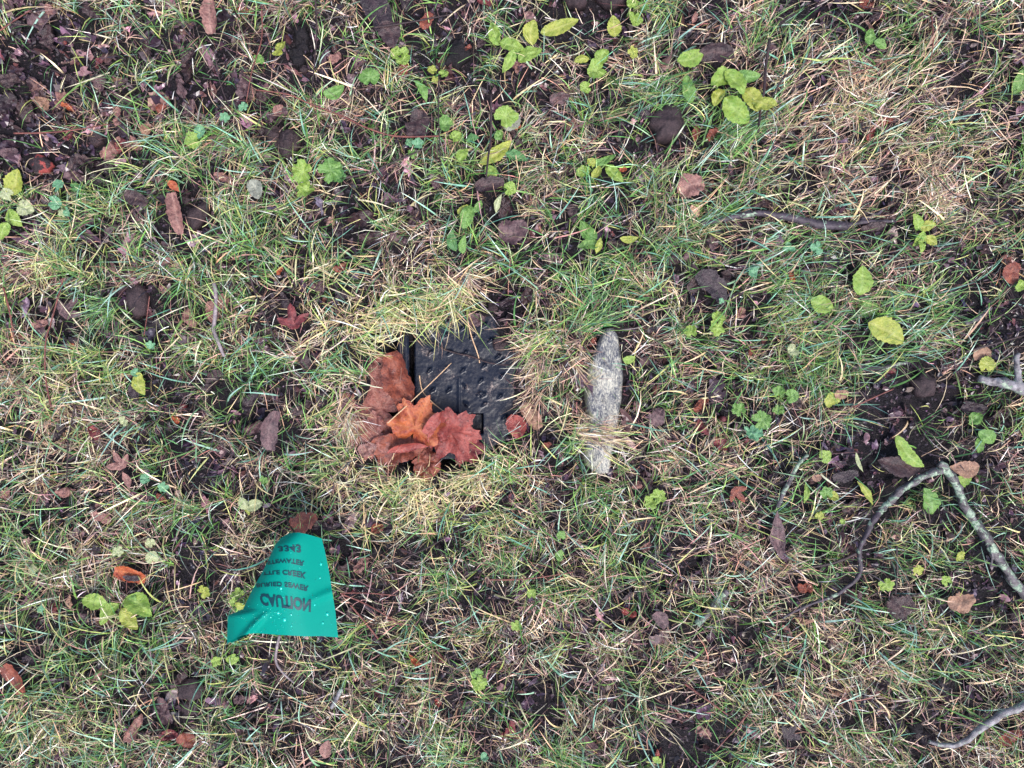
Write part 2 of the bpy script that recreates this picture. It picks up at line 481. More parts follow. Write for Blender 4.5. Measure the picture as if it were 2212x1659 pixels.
# ------------------------------------------------------------------ wording
LM = [('the black lid', 990, 830, 120), ('the speckled stone', 1305, 860, 90), ('the teal flag', 615, 1270, 110), ('the forked lichened branch', 2030, 1010, 60),
      ('the big round clod', 1440, 275, 45), ('the split double clod', 417, 1500, 45), ('the red-patched clod', 100, 361, 35), ('the top-left corner', 0, 0, 30),
      ('the top-right corner', 2212, 0, 30), ('the bottom-left corner', 0, 1659, 30), ('the bottom-right corner', 2212, 1659, 30), ('the smooth oval clod', 301, 653, 40),
      ('the pale forked branch end', 2010, 1610, 40), ('the dark log', 1730, 470, 60), ('the upper crumbly black clod', 652, 110, 40), ('the curved yellow leaf', 1209, 54, 40),
      ('the seven-leaved weed', 1600, 205, 60), ('the bottom edge at mid-frame', 1106, 1659, 30), ('the right-hand soil patch', 1960, 850, 80)]
used = {}
def where(u, v, skip=0):
    c = []
    for nme, a, b_, r in LM:
        d = math.hypot(u - a, v - b_) - r
        if math.hypot(u - a, v - b_) < 22: d = 1e6
        c.append((d, nme, a, b_))
    c.sort(); d, nme, a, b_ = c[skip]
    dx, dy = u - a, v - b_
    ang = math.degrees(math.atan2(-dy, dx)) % 360
    dr = ['right of', 'upper right of', 'above', 'upper left of', 'left of', 'lower left of', 'below', 'lower right of'][int((ang + 22.5) // 45) % 8]
    if d < 25: q = 'beside and ' + dr
    elif d < 75: q = 'just ' + dr
    elif d < 160: q = 'somewhat ' + dr
    elif d < 260: q = 'well ' + dr
    else: q = 'far ' + dr
    return q + ' ' + nme
def make_label(base, u, v):
    for k in range(4):
        s = base + ' ' + where(u, v, k)
        if s not in used: break
    used[s] = 1
    return s
SHAPE = dict(scrap='crumpled', ovate='oval', lance='narrow', torn='ragged', round_='rounded', maple='lobed maple', trident='three-pointed', lobed='scalloped', disc='round', clover='three-part')
COLW = dict(rosy='rosy brown', orange='orange', red='wet red', rust='rust-brown', dusty_red='dusty red', pink_brown='pinkish brown', pink='pale pink', brown='brown', dark='dark purple-brown', tan='tan',
            yellow='yellow', lime='lime green', green='green', deep='deep green', blue_green='bluish green', pale='pale green', grey='grey-white')

hero = []     # discs where the grass is kept thin: u, v, r_px, keep
_seed = [100]
def build_leaf(kind, Lp, Wp, ck, name='leaf', parent=None, fold=.12, curl=0, roll=0, rip=.06):
    _seed[0] += 1; sd = _seed[0]
    L, W = Lp * S, Wp * S
    if kind in ('maple', 'trident', 'lobed', 'disc', 'clover', 'scrap'):
        pts, f, vein = polar_leaf(L / 2 if kind in ('lobed', 'disc', 'clover', 'scrap') else L * .62, sd, kind, n=72 if Lp < 60 else 110, rings=6)
        if kind == 'scrap': pts = pts * np.array((1.1, 1.15 * W / L))
    else:
        pts, f, vein = blade_leaf(L, W, sd, kind)
    v3 = deform(pts, L, W, fold, curl, roll, rip, sd)
    return mesh_from(name, v3, f, leaf_mat(ck), parent, vein=vein)

def fallen(u, v, L, W, rot, kind, ck, z=.018, label=None, fold=.12, curl=0, roll=0, rip=.07, tilt=(0, 0), keep=.12, stem=False, adj=''):
    x, y, _ = P(u, v, z)
    if poly_sd(pit, x, y) > .0: z = z + float(max(ground_h(x, y), -.003)); x, y, _ = P(u, v, z)
    o = build_leaf(kind, L, W, ck, 'fallen_leaf', None, fold, curl, roll, rip)
    o.location = (x, y, z); o.rotation_euler = (R(tilt[0]), R(tilt[1]), R(rot))
    base = (adj + ' ' if adj else '') + COLW[ck] + ' ' + SHAPE.get(kind, 'oval') + ' leaf'
    tag(o, label or make_label(base, u, v), 'leaf', 'fallen leaves scattered on the lawn')
    hero.append((u, v, max(L, W) * .42, min(keep * 1.5 + .03, .5)))
    if stem:
        d = L * S * .5 if kind not in ('maple', 'trident') else 0
        st = tube_obj('stem', [(-d, 0, .001), (-d - L * S * .25, L * S * .03, .003), (-d - L * S * .5, -L * S * .04, .001)], .0009, .0006, m_twig_red, o, 5)
    return o

def weed(cu, cv, leaves, label, z=.012, cat='weed'):
    """leaves: (u, v, L, W, rot, kind, colour)"""
    x, y, _ = P(cu, cv, 0)
    e = empty('weed_plant', (x, y, 0)); tag(e, label, cat, 'broad-leaved weeds in the lawn')
    for (u, v, L, W, rot, kind, ck) in leaves:
        gx_, gy_, _ = P(u, v, 0); zz = z + random.uniform(.008, .020) + float(max(ground_h(gx_, gy_), -.002))
        lx, ly, _ = P(u, v, zz)
        lf = build_leaf(kind, L, W, ck, 'leaf', e, fold=random.uniform(.05, .4), curl=random.uniform(-.8, .1) if kind not in ('disc', 'lobed', 'clover') else random.uniform(-.3, .3), rip=.11)
        lf.location = (lx - x, ly - y, zz); lf.rotation_euler = (R(random.uniform(-24, 24)), R(random.uniform(-20, 20)), R(rot))
        hero.append((u, v, max(L, W) * .42, .36))
        d = np.array((lx - x, ly - y)); ln = np.linalg.norm(d)
        hl = L * S * (.46 if kind not in ('disc', 'lobed', 'clover') else 0.02)
        ex = lx - x - math.cos(R(rot)) * hl; ey = ly - y - math.sin(R(rot)) * hl
        tube_obj('stem', [(0, 0, -.002), (ex * .5, ey * .5, zz * .6), (ex, ey, zz - .0005)], .0011, .0008, m_stemgreen, e, 5)
    return e
m_stemgreen = bark_mat('green_stalk', (96, 130, 70), (140, 160, 90))

# ------------------------------------------------------------------ sunken black lid
ZL = -.010
lx0, ly1, _ = P(893, 662, ZL); lx1, ly0, _ = P(1122, 992, ZL)
box = empty('valve_box', ((lx0 + lx1) / 2, (ly0 + ly1) / 2, ZL))
tag(box, 'sunken black plastic box lid with raised treads, muddy and partly covered by soil', 'box lid')
bx, by = box.location.x, box.location.y
nxl, nyl = 116, 164
xs = np.linspace(lx0, lx1, nxl); ys = np.linspace(ly0, ly1, nyl)
LX, LY = np.meshgrid(xs, ys, indexing='ij')
U = LX / (S * (H - ZL) / H) + CX; Vv = CY - LY / (S * (H - ZL) / H)
Zl = .0020 * (N1.fbm(U / 30, Vv / 30, 2) - .5) + .0006 * (N2.fbm(U / 4, Vv / 4, 2) - .5)
tr_ = [(965, 797, 50), (962, 725, 40), (1005, 762, 40), (1046, 790, 45), (1000, 708, 45), (1060, 735, 40), (928, 800, 50), (1039, 822, 50), (970, 842, 42), (1005, 834, -40), (1044, 853, 45),
       (1036, 850, 30), (930, 762, 48), (1085, 812, 45), (1080, 856, 45), (1046, 873, 40), (935, 842, 40), (1007, 872, -45), (1085, 780, 40), (1020, 728, 42), (1046, 702, 40), (1090, 900, 45),
       (1000, 800, 45), (935, 720, 40), (972, 762, 42), (1076, 770, 40)]
for (a, b_, an) in tr_:
    ca, sa = math.cos(R(an)), math.sin(R(an))
    du, dv = U - a, -(Vv - b_)
    pl = du * ca + dv * sa; pp = -du * sa + dv * ca
    Zl += .0034 * np.exp(-(pl / 7.5) ** 6) * np.exp(-(pp / 2.2) ** 4)
    Zl += .0018 * np.exp(-(pp / 5.0) ** 6) * np.exp(-((pl - 2) / 2.0) ** 4)
Zl += .0020 * np.exp(-((U - 992) / 3.0) ** 2) * (Vv > 815) * (Vv < 905)          # moulded rib
rec = sstep(0, 3, np.minimum(np.minimum(U - 1014, 1044 - U), np.minimum(Vv - 893, 938 - Vv)))   # finger recess
Zl -= .030 * rec
edge = sstep(0, 4, np.minimum(U - 893, 1122 - U)); Zl -= .006 * (1 - edge)
Vl = np.stack([LX - bx, LY - by, Zl], -1).reshape(-1, 3)
Il = np.arange(nxl * nyl).reshape(nxl, nyl)
Ql = np.stack([Il[:-1, :-1], Il[1:, :-1], Il[1:, 1:], Il[:-1, 1:]], -1).reshape(-1, 4)
# skirt
ring = list(Il[:, 0]) + list(Il[-1, 1:]) + list(Il[-2::-1, -1]) + list(Il[0, -2:0:-1])
sk = Vl[ring].copy(); sk[:, 2] = -.03; base = len(Vl); Vl = np.vstack([Vl, sk]); rq = []
for i in range(len(ring)):
    j = (i + 1) % len(ring); rq.append((ring[j], ring[i], base + i, base + j))
Ql = np.vstack([Ql, np.array(rq)])
lid = big_mesh('lid_plate', Vl, Ql, m_lid); lid.parent = box
# rim down the left side and along top and bottom of the box
def rim(u0, v0, u1, v1, zt=.001):
    a = P(u0, v1, ZL); b_ = P(u1, v0, ZL)
    bm = bmesh.new(); bmesh.ops.create_cube(bm, size=1)
    for v in bm.verts:
        v.co.x = a[0] + (v.co.x + .5) * (b_[0] - a[0]) - bx; v.co.y = a[1] + (v.co.y + .5) * (b_[1] - a[1]) - by
        v.co.z = -.03 + (v.co.z + .5) * (.03 + zt)
    bmesh.ops.subdivide_edges(bm, edges=bm.edges[:], cuts=3, use_grid_fill=True)
    bmesh.ops.bevel(bm, geom=[e for e in bm.edges if len(e.link_faces) == 2 and e.calc_face_angle() > 1], offset=.0015, segments=2, affect='EDGES')
    me = bpy.data.meshes.new('box_rim'); bm.to_mesh(me); bm.free()
    me.polygons.foreach_set('use_smooth', [True] * len(me.polygons)); me.materials.append(m_lid)
    o = bpy.data.objects.new('box_rim', me); col.objects.link(o); o.parent = box
rim(856, 655, 883, 1000)

# ------------------------------------------------------------------ stones and clods
def dome(name, outline, h, mat, seed, zb=0, rings=12, rough=.12, power=2.2, parent=None, cuts=96, facets=0, bevel=0):
    """closed lump from an outline in metres"""
    c = np.mean(outline, axis=0)
    ol = np.array(outline); n = len(ol)
    seg = np.linspace(0, n, cuts, endpoint=False); pts = []
    for s in seg:
        i = int(s); f = s - i
        p0, p1, p2, p3 = ol[(i - 1) % n], ol[i % n], ol[(i + 1) % n], ol[(i + 2) % n]
        pts.append(p1 * (1 - f) + p2 * f if bevel else .5 * (2 * p1 + (p2 - p0) * f + (2 * p0 - 5 * p1 + 4 * p2 - p3) * f * f + (3 * p1 - p0 - 3 * p2 + p3) * f ** 3))
    pts = np.array(pts); size = np.ptp(pts, axis=0).min()
    rr = np.random.default_rng(seed); off = rr.random(2) * 80
    planes = [(rr.uniform(0, 6.28), rr.uniform(.35, .8)) for _ in range(facets)]
    vs = []
    for k in range(rings):
        s = 1 - (k / rings)
        zz = h * (1 - s ** power) ** (1 / power)
        for q in pts:
            p_ = c + (q - c) * s
            d = (N1.fbm(p_[0] / size * 3.2 + off[0], p_[1] / size * 3.2 + off[1], 4) - .5) * rough * size * 2
            z_ = zz + float(d) * (.35 if k == 0 else 1)
            for (fa, fo) in planes:
                dd = ((q - c)[0] * s * math.cos(fa) + (q - c)[1] * s * math.sin(fa)) / (size * .5)
                z_ = min(z_, h * (1.15 - max(0, dd - fo + .4) * .9))
            if bevel:
                e_ = max(0.0, -float(poly_sd([tuple(w_) for w_ in ol], p_[0], p_[1])))
                g_ = min(e_ / bevel, 1); z_ = h * (1 - (1 - g_) ** 2) + float(d) * .5 - abs(p_[0] - c[0] + .004 + (p_[1] - c[1]) * .08) * .28 - abs(float(N2.fbm(p_[0] * 60, p_[1] * 26, 3)) - .5) * .016
            vs.append((p_[0] - c[0], p_[1] - c[1], z_ if k else min(z_, 0) - .012))
    vs.append((0, 0, h + float(N1.fbm(c[0] / size * 3.2 + off[0], c[1] / size * 3.2 + off[1], 4) - .5) * rough * size * 2))
    fs = []; m = len(pts)
    for k in range(rings - 1):
        for i in range(m):
            fs.append((k * m + i, k * m + (i + 1) % m, (k + 1) * m + (i + 1) % m, (k + 1) * m + i))
    for i in range(m): fs.append(((rings - 1) * m + i, (rings - 1) * m + (i + 1) % m, len(vs) - 1))
    fs.append(tuple(range(m))[::-1])
    o = mesh_from(name, vs, fs, mat, parent)
    if zb > 0: zb += float(ground_h(c[0], c[1]))
    o.location = (c[0], c[1], zb); return o

st = dome('stone', stone_pts, .020, m_stone, 3, zb=.006, rough=.05, facets=0, bevel=.008, rings=26, cuts=120)
tag(st, 'long narrow grey stone with white speckles, half buried, crossed by dead grass', 'stone')

def ell(u, v, ru, rv, rot=0, n=14, jag=.12, seed=1):
    rr = np.random.default_rng(seed); o = []
    for i in range(n):
        a = -2 * math.pi * i / n; k = 1 + rr.uniform(-jag, jag)
        dx, dy = ru * k * math.cos(a), rv * k * math.sin(a)
        uu = dx * math.cos(R(rot)) - dy * math.sin(R(rot)); vv = dx * math.sin(R(rot)) + dy * math.cos(R(rot))
        o.append(P(u + uu, v + vv)[:2])
    return o
def clod(parts, mat, label, name='clod', cat='clod', rough=.22, jag=.16, hk=.6, zb=.006):
    e = None
    if len(parts) > 1:
        cu = np.mean([p_[0] for p_ in parts]); cv = np.mean([p_[1] for p_ in parts]); x, y, _ = P(cu, cv)
        e = empty(name, (x, y, 0)); tag(e, label, cat, 'dark lumps lying in the grass')
    for i, (u, v, ru, rv, rot) in enumerate(parts):
        o = dome('lump' if e else name, ell(u, v, ru, rv, rot, seed=int(u + v), jag=jag), min(ru, rv) * S * hk * 1.5, mat, int(u), zb=zb, rough=rough, cuts=56, rings=10, power=2.0)
        if e: o.parent = e; o.location = (o.location.x - e.location.x, o.location.y - e.location.y, o.location.z)
        else: tag(o, label, cat, 'dark lumps lying in the grass')
        hero.append((u, v, max(ru, rv) * .85, .10))
clod([(217, 306, 16, 17, 0)], m_clod, 'small smooth brown ball-shaped clod in upper left grass')
clod([(626, 314, 27, 33, 10), (594, 296, 20, 27, -10)], m_clod, 'pair of smooth brown lumps pressed together under dead leaves, upper left')
clod([(655, 92, 17, 34, -12), (650, 128, 18, 22, 30)], m_clod_black, 'tall crumbly black lump of soil near the top edge, left of centre', rough=.3, jag=.25)
clod([(660, 156, 10, 9, 0)], m_clod, 'tiny brown pebble at the foot of a crumbly black soil lump', 'pebble', 'pebble')
clod([(991, 124, 24, 32, 35)], m_clod_black, 'crumbly black soil lump below the torn brown leaf at the top', rough=.3, jag=.25)
clod([(1440, 276, 40, 42, 0)], m_clod, 'largest dark brown round clod with a cracked top', rough=.16)
clod([(1242, 5, 27, 24, 0)], m_clod, 'smooth brown clod cut by the top edge, left one of two')
clod([(1319, 5, 34, 19, 0)], m_clod, 'wider brown clod cut by the top edge, right one of two')
clod([(100, 361, 25, 22, 0)], m_clod_red, 'round black clod with reddish patches near the left edge', rough=.16)
clod([(433, 470, 20, 36, 35)], m_clod, 'elongated dark brown clod beside a long pink curled leaf')
clod([(405, 432, 11, 14, 0)], m_clod, 'small dark clod at the upper end of an elongated brown clod', 'pebble', 'pebble')
clod([(301, 653, 25, 38, -4)], m_clod, 'smooth oval dark clod in the grass at middle left', rough=.07)
clod([(419, 1484, 31, 26, -20), (411, 1524, 22, 15, 20)], m_clod, 'split double brown clod, a large and a small lump, bottom left', rough=.12)
clod([(1987, 832, 27, 27, 20)], m_clod, 'angular dark brown clod at the right end of the right soil patch', rough=.12, jag=.2)
clod([(1065, 664, 13, 13, 0)], m_clod, 'small dark pebble in the soil just above the black lid', 'pebble', 'pebble')
clod([(1079, 742, 17, 17, 0)], m_clod, 'flat brown pebble on the right edge of the black lid', 'pebble', 'pebble', hk=.3, zb=-.004)
clod([(2186, 1323, 13, 10, 0)], m_clod, 'small dark pebble near the right edge below the lichened branch', 'pebble', 'pebble')
clod([(1974, 1567, 20, 14, 20)], m_clod_black, 'small black soil lump left of the pale branch end, bottom right', rough=.25, jag=.2)
clod([(2005, 1417, 14, 9, 0)], m_clod_black, 'small black soil crumb in straw, lower right, above the pale branch', rough=.2)
clod([(814, 1188, 13, 16, 0)], m_clod_black, 'small black soil lump above and right of the teal flag', rough=.25)
clod([(1612, 1214, 10, 8, 0), (1600, 1236, 9, 7, 0)], m_bark_l, 'two small grey lichen-covered chips in lower right grass', 'bark_chip', 'bark chip', rough=.2)
clod([(1662, 1183, 7, 6, 0)], m_bark_l, 'tiny pale lichen chip beside the long upright pink leaf', 'bark_chip', 'bark chip', rough=.2)
for (u, v, k) in [(1556, 904, 7), (1606, 949, 7), (405, 876, 5)]:
    o = dome('berry', ell(u, v, k, k, seed=3, jag=.03), k * S * .9, leaf_mat('dusty_red'), 5, zb=.016, rough=.03, cuts=24, rings=7, power=2)
    tag(o, make_label('small round dull red berry', u, v), 'berry', 'small red berries'); hero.append((u, v, 9, .05))

# ------------------------------------------------------------------ the drift of maple leaves at the lid
F = fallen
F(834, 800, 74, 60, 100, 'torn', 'rosy', z=.002, label='crumpled purplish brown leaf at the upper left of the maple leaf pile', keep=.05, rip=.14)
F(826, 884, 150, 92, 160, 'maple', 'rosy', z=-.004, label='flat pinkish brown maple leaf under the left side of the leaf pile', keep=.03, rip=.10)
F(866, 824, 128, 58, -70, 'torn', 'rust', z=.012, label='long folded orange-brown leaf at the top of the maple leaf pile', keep=.03, fold=.5, rip=.14, roll=.6)
F(814, 938, 104, 76, 200, 'maple', 'rosy', z=.008, label='pinkish brown leaf at the lower left of the maple leaf pile', keep=.05, rip=.12)
F(1006, 962, 84, 66, -60, 'maple', 'dusty_red', z=.002, label='dark red leaf under the right side of the maple leaf pile', keep=.05, rip=.14)
F(925, 998, 92, 66, -120, 'scrap', 'rust', z=.008, label='rust-red leaf at the bottom of the maple leaf pile', keep=.35, rip=.16)
F(842, 998, 84, 56, -110, 'scrap', 'rosy', z=.004, label='dark rust leaf tucked below the left of the maple leaf pile', keep=.4, rip=.16)
F(866, 966, 130, 66, 8, 'scrap', 'rust', z=.010, label='crumpled rust-orange leaf along the lower left of the pile', keep=.03, fold=.3, rip=.12)
F(898, 924, 128, 90, 66, 'maple', 'orange', z=.016, label='bright orange maple leaf in the middle of the leaf pile', keep=.02, rip=.10, fold=.12, roll=.5)
F(882, 972, 92, 26, 8, 'lance', 'red', z=.024, label='rolled red-orange lobe along the bottom of the orange maple leaf', keep=.03, roll=1.8, rip=.05)
F(972, 932, 124, 100, -10, 'maple', 'red', z=.016, label='pinkish red maple leaf on the lower edge of the black lid', keep=.02, rip=.12, fold=.1, tilt=(8, 0), roll=.4)
F(946, 930, 84, 50, 66, 'scrap', 'red', z=.026, label='folded pink-red half leaf between the orange and red maple leaves', keep=.03, fold=.45, rip=.10)
F(794, 968, 40, 26, 10, 'torn', 'pink', z=.022, label='small crumpled pink leaf scrap at the far left of the leaf pile', keep=.1, rip=.2)
F(1113, 922, 58, 42, -72, 'ovate', 'red', z=.014, label='small crinkled red leaf at the lower right corner of the lid', keep=.03, rip=.16, fold=.3)
F(1147, 900, 64, 38, -55, 'torn', 'tan', z=.012, label='curled tan leaf beside the small red leaf, right of lid', keep=.1, rip=.18, roll=.8)
F(1028, 688, 40, 30, -10, 'torn', 'pink_brown', z=.006, label='small brown leaf scrap on the top edge of the black lid', keep=.05, rip=.15)
# ------------------------------------------------------------------ single leaves, by hand
F(636, 700, 74, 66, 100, 'trident', 'dusty_red', z=.026, label='dusty red three-lobed leaf upright in grass above left of lid', keep=.03, rip=.12)
F(812, 30, 84, 58, -62, 'torn', 'dark', z=.026, label='upper half of a large torn grey-brown leaf at the top edge', keep=.03, rip=.05)
F(838, 76, 62, 46, -65, 'ovate', 'brown', z=.030, label='lower brown half of the large torn leaf at the top edge', keep=.03, rip=.07)
F(1492, 405, 58, 50, 20, 'torn', 'pink', z=.026, label='pale pink crumpled leaf right of the yellow-green weed, centre right', keep=.03, rip=.16)
F(262, 1006, 60, 56, 120, 'trident', 'pink', z=.028, label='pink three-pointed leaf with a curling stem, middle left', keep=.03, rip=.1)
F(272, 1040, 44, 16, -70, 'lance', 'pink', z=.024, label='narrow pink leaf lobe trailing below the pink three-pointed leaf', keep=.05)
F(1683, 1154, 100, 34, 96, 'lance', 'pink_brown', z=.026, label='long narrow upright pink-brown leaf in lower right grass', keep=.02, rip=.08)
F(1944, 1001, 96, 44, 172, 'ovate', 'brown', z=.022, label='dark brown pointed leaf left of the lichened branch fork', keep=.03, rip=.05, fold=.3)
F(2083, 1008, 66, 36, 180, 'ovate', 'tan', z=.016, label='tan folded leaf right of the lichened branch fork', keep=.05, fold=.4)
F(1968, 975, 92, 34, -48, 'ovate', 'lime', z=.030, label='long yellow-green leaf leaning over a brown leaf by the branch fork', keep=.02, curl=-.5)
F(2076, 1032, 64, 26, 30, 'ovate', 'lime', z=.014, label='yellow-green leaf right beside the lichened branch fork', keep=.05, curl=-.4)
F(1916, 718, 88, 52, -28, 'ovate', 'yellow', z=.032, label='bright yellow-green spotted oval leaf at right, the brightest leaf', keep=.02, curl=-.3)
F(1860, 606, 64, 42, 84, 'ovate', 'lime', z=.026, label='yellow-green oval leaf standing upright above the bright yellow leaf', keep=.08)
F(1776, 658, 52, 38, -20, 'ovate', 'lime', z=.026, label='lime green leaf crossed by a straw, left of the bright yellow leaf', keep=.05)
F(1878, 668, 46, 34, 20, 'ovate', 'green', z=.012, label='shaded green leaf deep in grass above the bright yellow leaf', keep=.3)
F(2131, 787, 40, 30, 80, 'disc', 'yellow', z=.024, label='round yellow leaf near the right edge above the soil patch', keep=.04)
F(2122, 766, 38, 30, 10, 'torn', 'tan', z=.018, label='crumpled tan leaf directly above the round yellow leaf at right', keep=.1)
F(1801, 864, 40, 26, 30, 'torn', 'yellow', z=.024, label='ragged yellow leaf at the left end of the right soil patch', keep=.05)
F(1818, 852, 30, 20, 10, 'torn', 'tan', z=.022, label='tan scrap just right of the ragged yellow leaf by the soil patch', keep=.05)
F(1857, 998, 46, 11, -70, 'lance', 'pale', z=.022, label='thin white-green curled leaf on the dark soil, right', keep=.02, roll=.8)
F(550, 410, 46, 34, -65, 'ovate', 'grey', z=.030, label='grey-white leaf with dark holes in upper left grass', keep=.02, roll=.6)
F(454, 34, 76, 34, 95, 'torn', 'pink', z=.030, label='upright curled pinkish tan leaf at the top edge, left', keep=.03, roll=1.4)
F(382, 462, 92, 32, -76, 'torn', 'pink', z=.030, label='long curled pink leaf beside an elongated dark clod', keep=.03, roll=1.3)
F(375, 403, 40, 18, -40, 'lance', 'orange', z=.026, label='small bright orange leaf above the long curled pink leaf', keep=.03)
F(292, 430, 56, 34, -20, 'torn', 'brown', z=.024, label='curled brown leaf left of the long curled pink leaf', keep=.05, roll=1)
F(305, 828, 50, 27, -72, 'ovate', 'yellow', z=.032, label='pale yellow puckered leaf in the left middle of the lawn', keep=.02, rip=.1)
F(291, 846, 42, 26, -80, 'ovate', 'dark', z=.022, label='dark brown leaf under the left of the pale yellow puckered leaf', keep=.08)
F(281, 1243, 70, 36, -14, 'torn', 'orange', z=.026, label='curled orange leaf with a dark hollow above the green weed', keep=.03, roll=1.3)
F(285, 1249, 40, 15, -5, 'scrap', 'dark', z=.030, label='dark piece standing for the shaded hollow of the curled orange leaf', keep=.03)  # dark-coloured piece stands in for shade in the curled leaf's hollow
F(30, 1468, 76, 34, -58, 'torn', 'rust', z=.026, label='rust-red curled leaf at the left edge near the bottom', keep=.04, roll=.9)
F(592, 930, 84, 36, 80, 'torn', 'pink_brown', z=.024, label='curled brown leaf below left of the lid beside the leaf pile', keep=.06, roll=1.2)
F(656, 1130, 62, 44, 30, 'torn', 'rust', z=.022, label='rust-pink leaf just above the top of the teal flag', keep=.05)
F(898, 268, 62, 48, 80, 'torn', 'brown', z=.022, label='crumpled red-brown leaf below the kidney-shaped green leaves, top', keep=.06, rip=.14)
F(1108, 495, 62, 56, 10, 'torn', 'pink_brown', z=.022, label='round pinkish brown leaf on black soil, above the lid', keep=.05, rip=.12)
F(1058, 398, 62, 30, 10, 'torn', 'brown', z=.024, label='curled dark brown leaf at the foot of the tall dark stem', keep=.05, roll=1)
F(1546, 120, 76, 40, 186, 'torn', 'brown', z=.026, label='dark purplish brown leaf touching the yellow-green oval leaf, top right', keep=.04, rip=.12)
F(1536, 622, 86, 46, -50, 'torn', 'dark', z=.020, label='flat angular purple-black leaf in grass right of centre', keep=.05, rip=.04)
F(1500, 618, 34, 26, 30, 'torn', 'brown', z=.016, label='brown scrap at the left of the angular purple-black leaf', keep=.06)
F(1588, 1060, 50, 30, -50, 'trident', 'rust', z=.022, label='rust-orange three-pointed leaf in grass right of the stone foot', keep=.06)
F(1359, 775, 28, 18, 12, 'ovate', 'lime', z=.034, label='small bright green leaf standing beside the speckled stone', keep=.02, curl=.4)
F(1209, 54, 88, 30, 20, 'ovate', 'yellow', z=.032, label='long curved yellow-green leaf arching at the top centre', keep=.02, curl=-.6, rip=.05)
F(1152, 70, 54, 34, 84, 'ovate', 'yellow', z=.030, label='upright yellow leaf left of the long curved yellow leaf', keep=.02, roll=.5)
F(1092, 251, 52, 46, 40, 'disc', 'lime', z=.032, label='round yellow-green leaf crossed by a thin blade, upper centre', keep=.02)
F(1106, 262, 46, 40, -40, 'disc', 'grey', z=.020, label='greyish round leaf under the round yellow-green leaf', keep=.03)
F(1326, 57, 46, 30, 96, 'ovate', 'yellow', z=.026, label='yellow leaf with nibbled tip left of the round green pair, top', keep=.04)
F(1359, 514, 40, 16, 4, 'ovate', 'yellow', z=.028, label='small bright yellow oval leaf lying level, right of centre', keep=.02)
F(1078, 440, 44, 14, 74, 'lance', 'pale', z=.022, label='narrow pale green leaf above the round pinkish brown leaf', keep=.05)
F(1492, 122, 60, 38, 20, 'ovate', 'lime', z=.032, label='yellow-green oval leaf left of a purplish brown leaf, top right', keep=.02)
F(1486, 192, 66, 28, 100, 'ovate', 'green', z=.018, label='green oval leaf half hidden in grass left of the spotted weed', keep=.25)
F(1869, 1066, 60, 16, -58, 'lance', 'yellow', z=.020, label='narrow yellow leaf pointing down right below the dark soil', keep=.06)
F(1764, 1031, 20, 16, 0, 'torn', 'tan', z=.020, label='small yellow-orange scrap beside the short lichened stick', keep=.05)
F(1782, 985, 30, 25, 40, 'disc', 'lime', z=.022, label='small round yellow-green leaf left of the bare soil, right', keep=.06)
F(1826, 1028, 56, 24, 12, 'torn', 'dark', z=.014, label='dark purple leaf on the bare soil left of the branch fork', keep=.05)
F(706, 1618, 40, 26, 80, 'ovate', 'pink', z=.026, label='small oval pink leaf near the bottom edge, left of centre', keep=.04)
F(1703, 1590, 54, 44, 60, 'trident', 'dark', z=.024, label='purple-brown pointed leaf near the bottom edge, right', keep=.05)
F(1942, 1306, 58, 52, 20, 'torn', 'brown', z=.022, label='purplish brown curled leaf under the lichened branch, lower right', keep=.06, rip=.18)
F(2074, 1296, 56, 40, 10, 'torn', 'tan', z=.020, label='tan-brown papery leaf on dark soil below the lichened branch', keep=.06, rip=.15)
F(1426, 1340, 40, 28, -50, 'torn', 'pink_brown', z=.022, label='pinkish brown leaf in straw right of bottom centre', keep=.05)
F(1420, 901, 40, 34, 60, 'torn', 'pink_brown', z=.018, label='brown crinkled leaf right of the speckled stone', keep=.06, rip=.18)
F(2188, 590, 46, 34, 70, 'torn', 'rust', z=.024, label='orange-brown crumpled leaf at the right edge', keep=.06)
F(144, 677, 70, 54, 60, 'trident', 'pink_brown', z=.022, label='purple-brown star-shaped leaf at middle left', keep=.06)
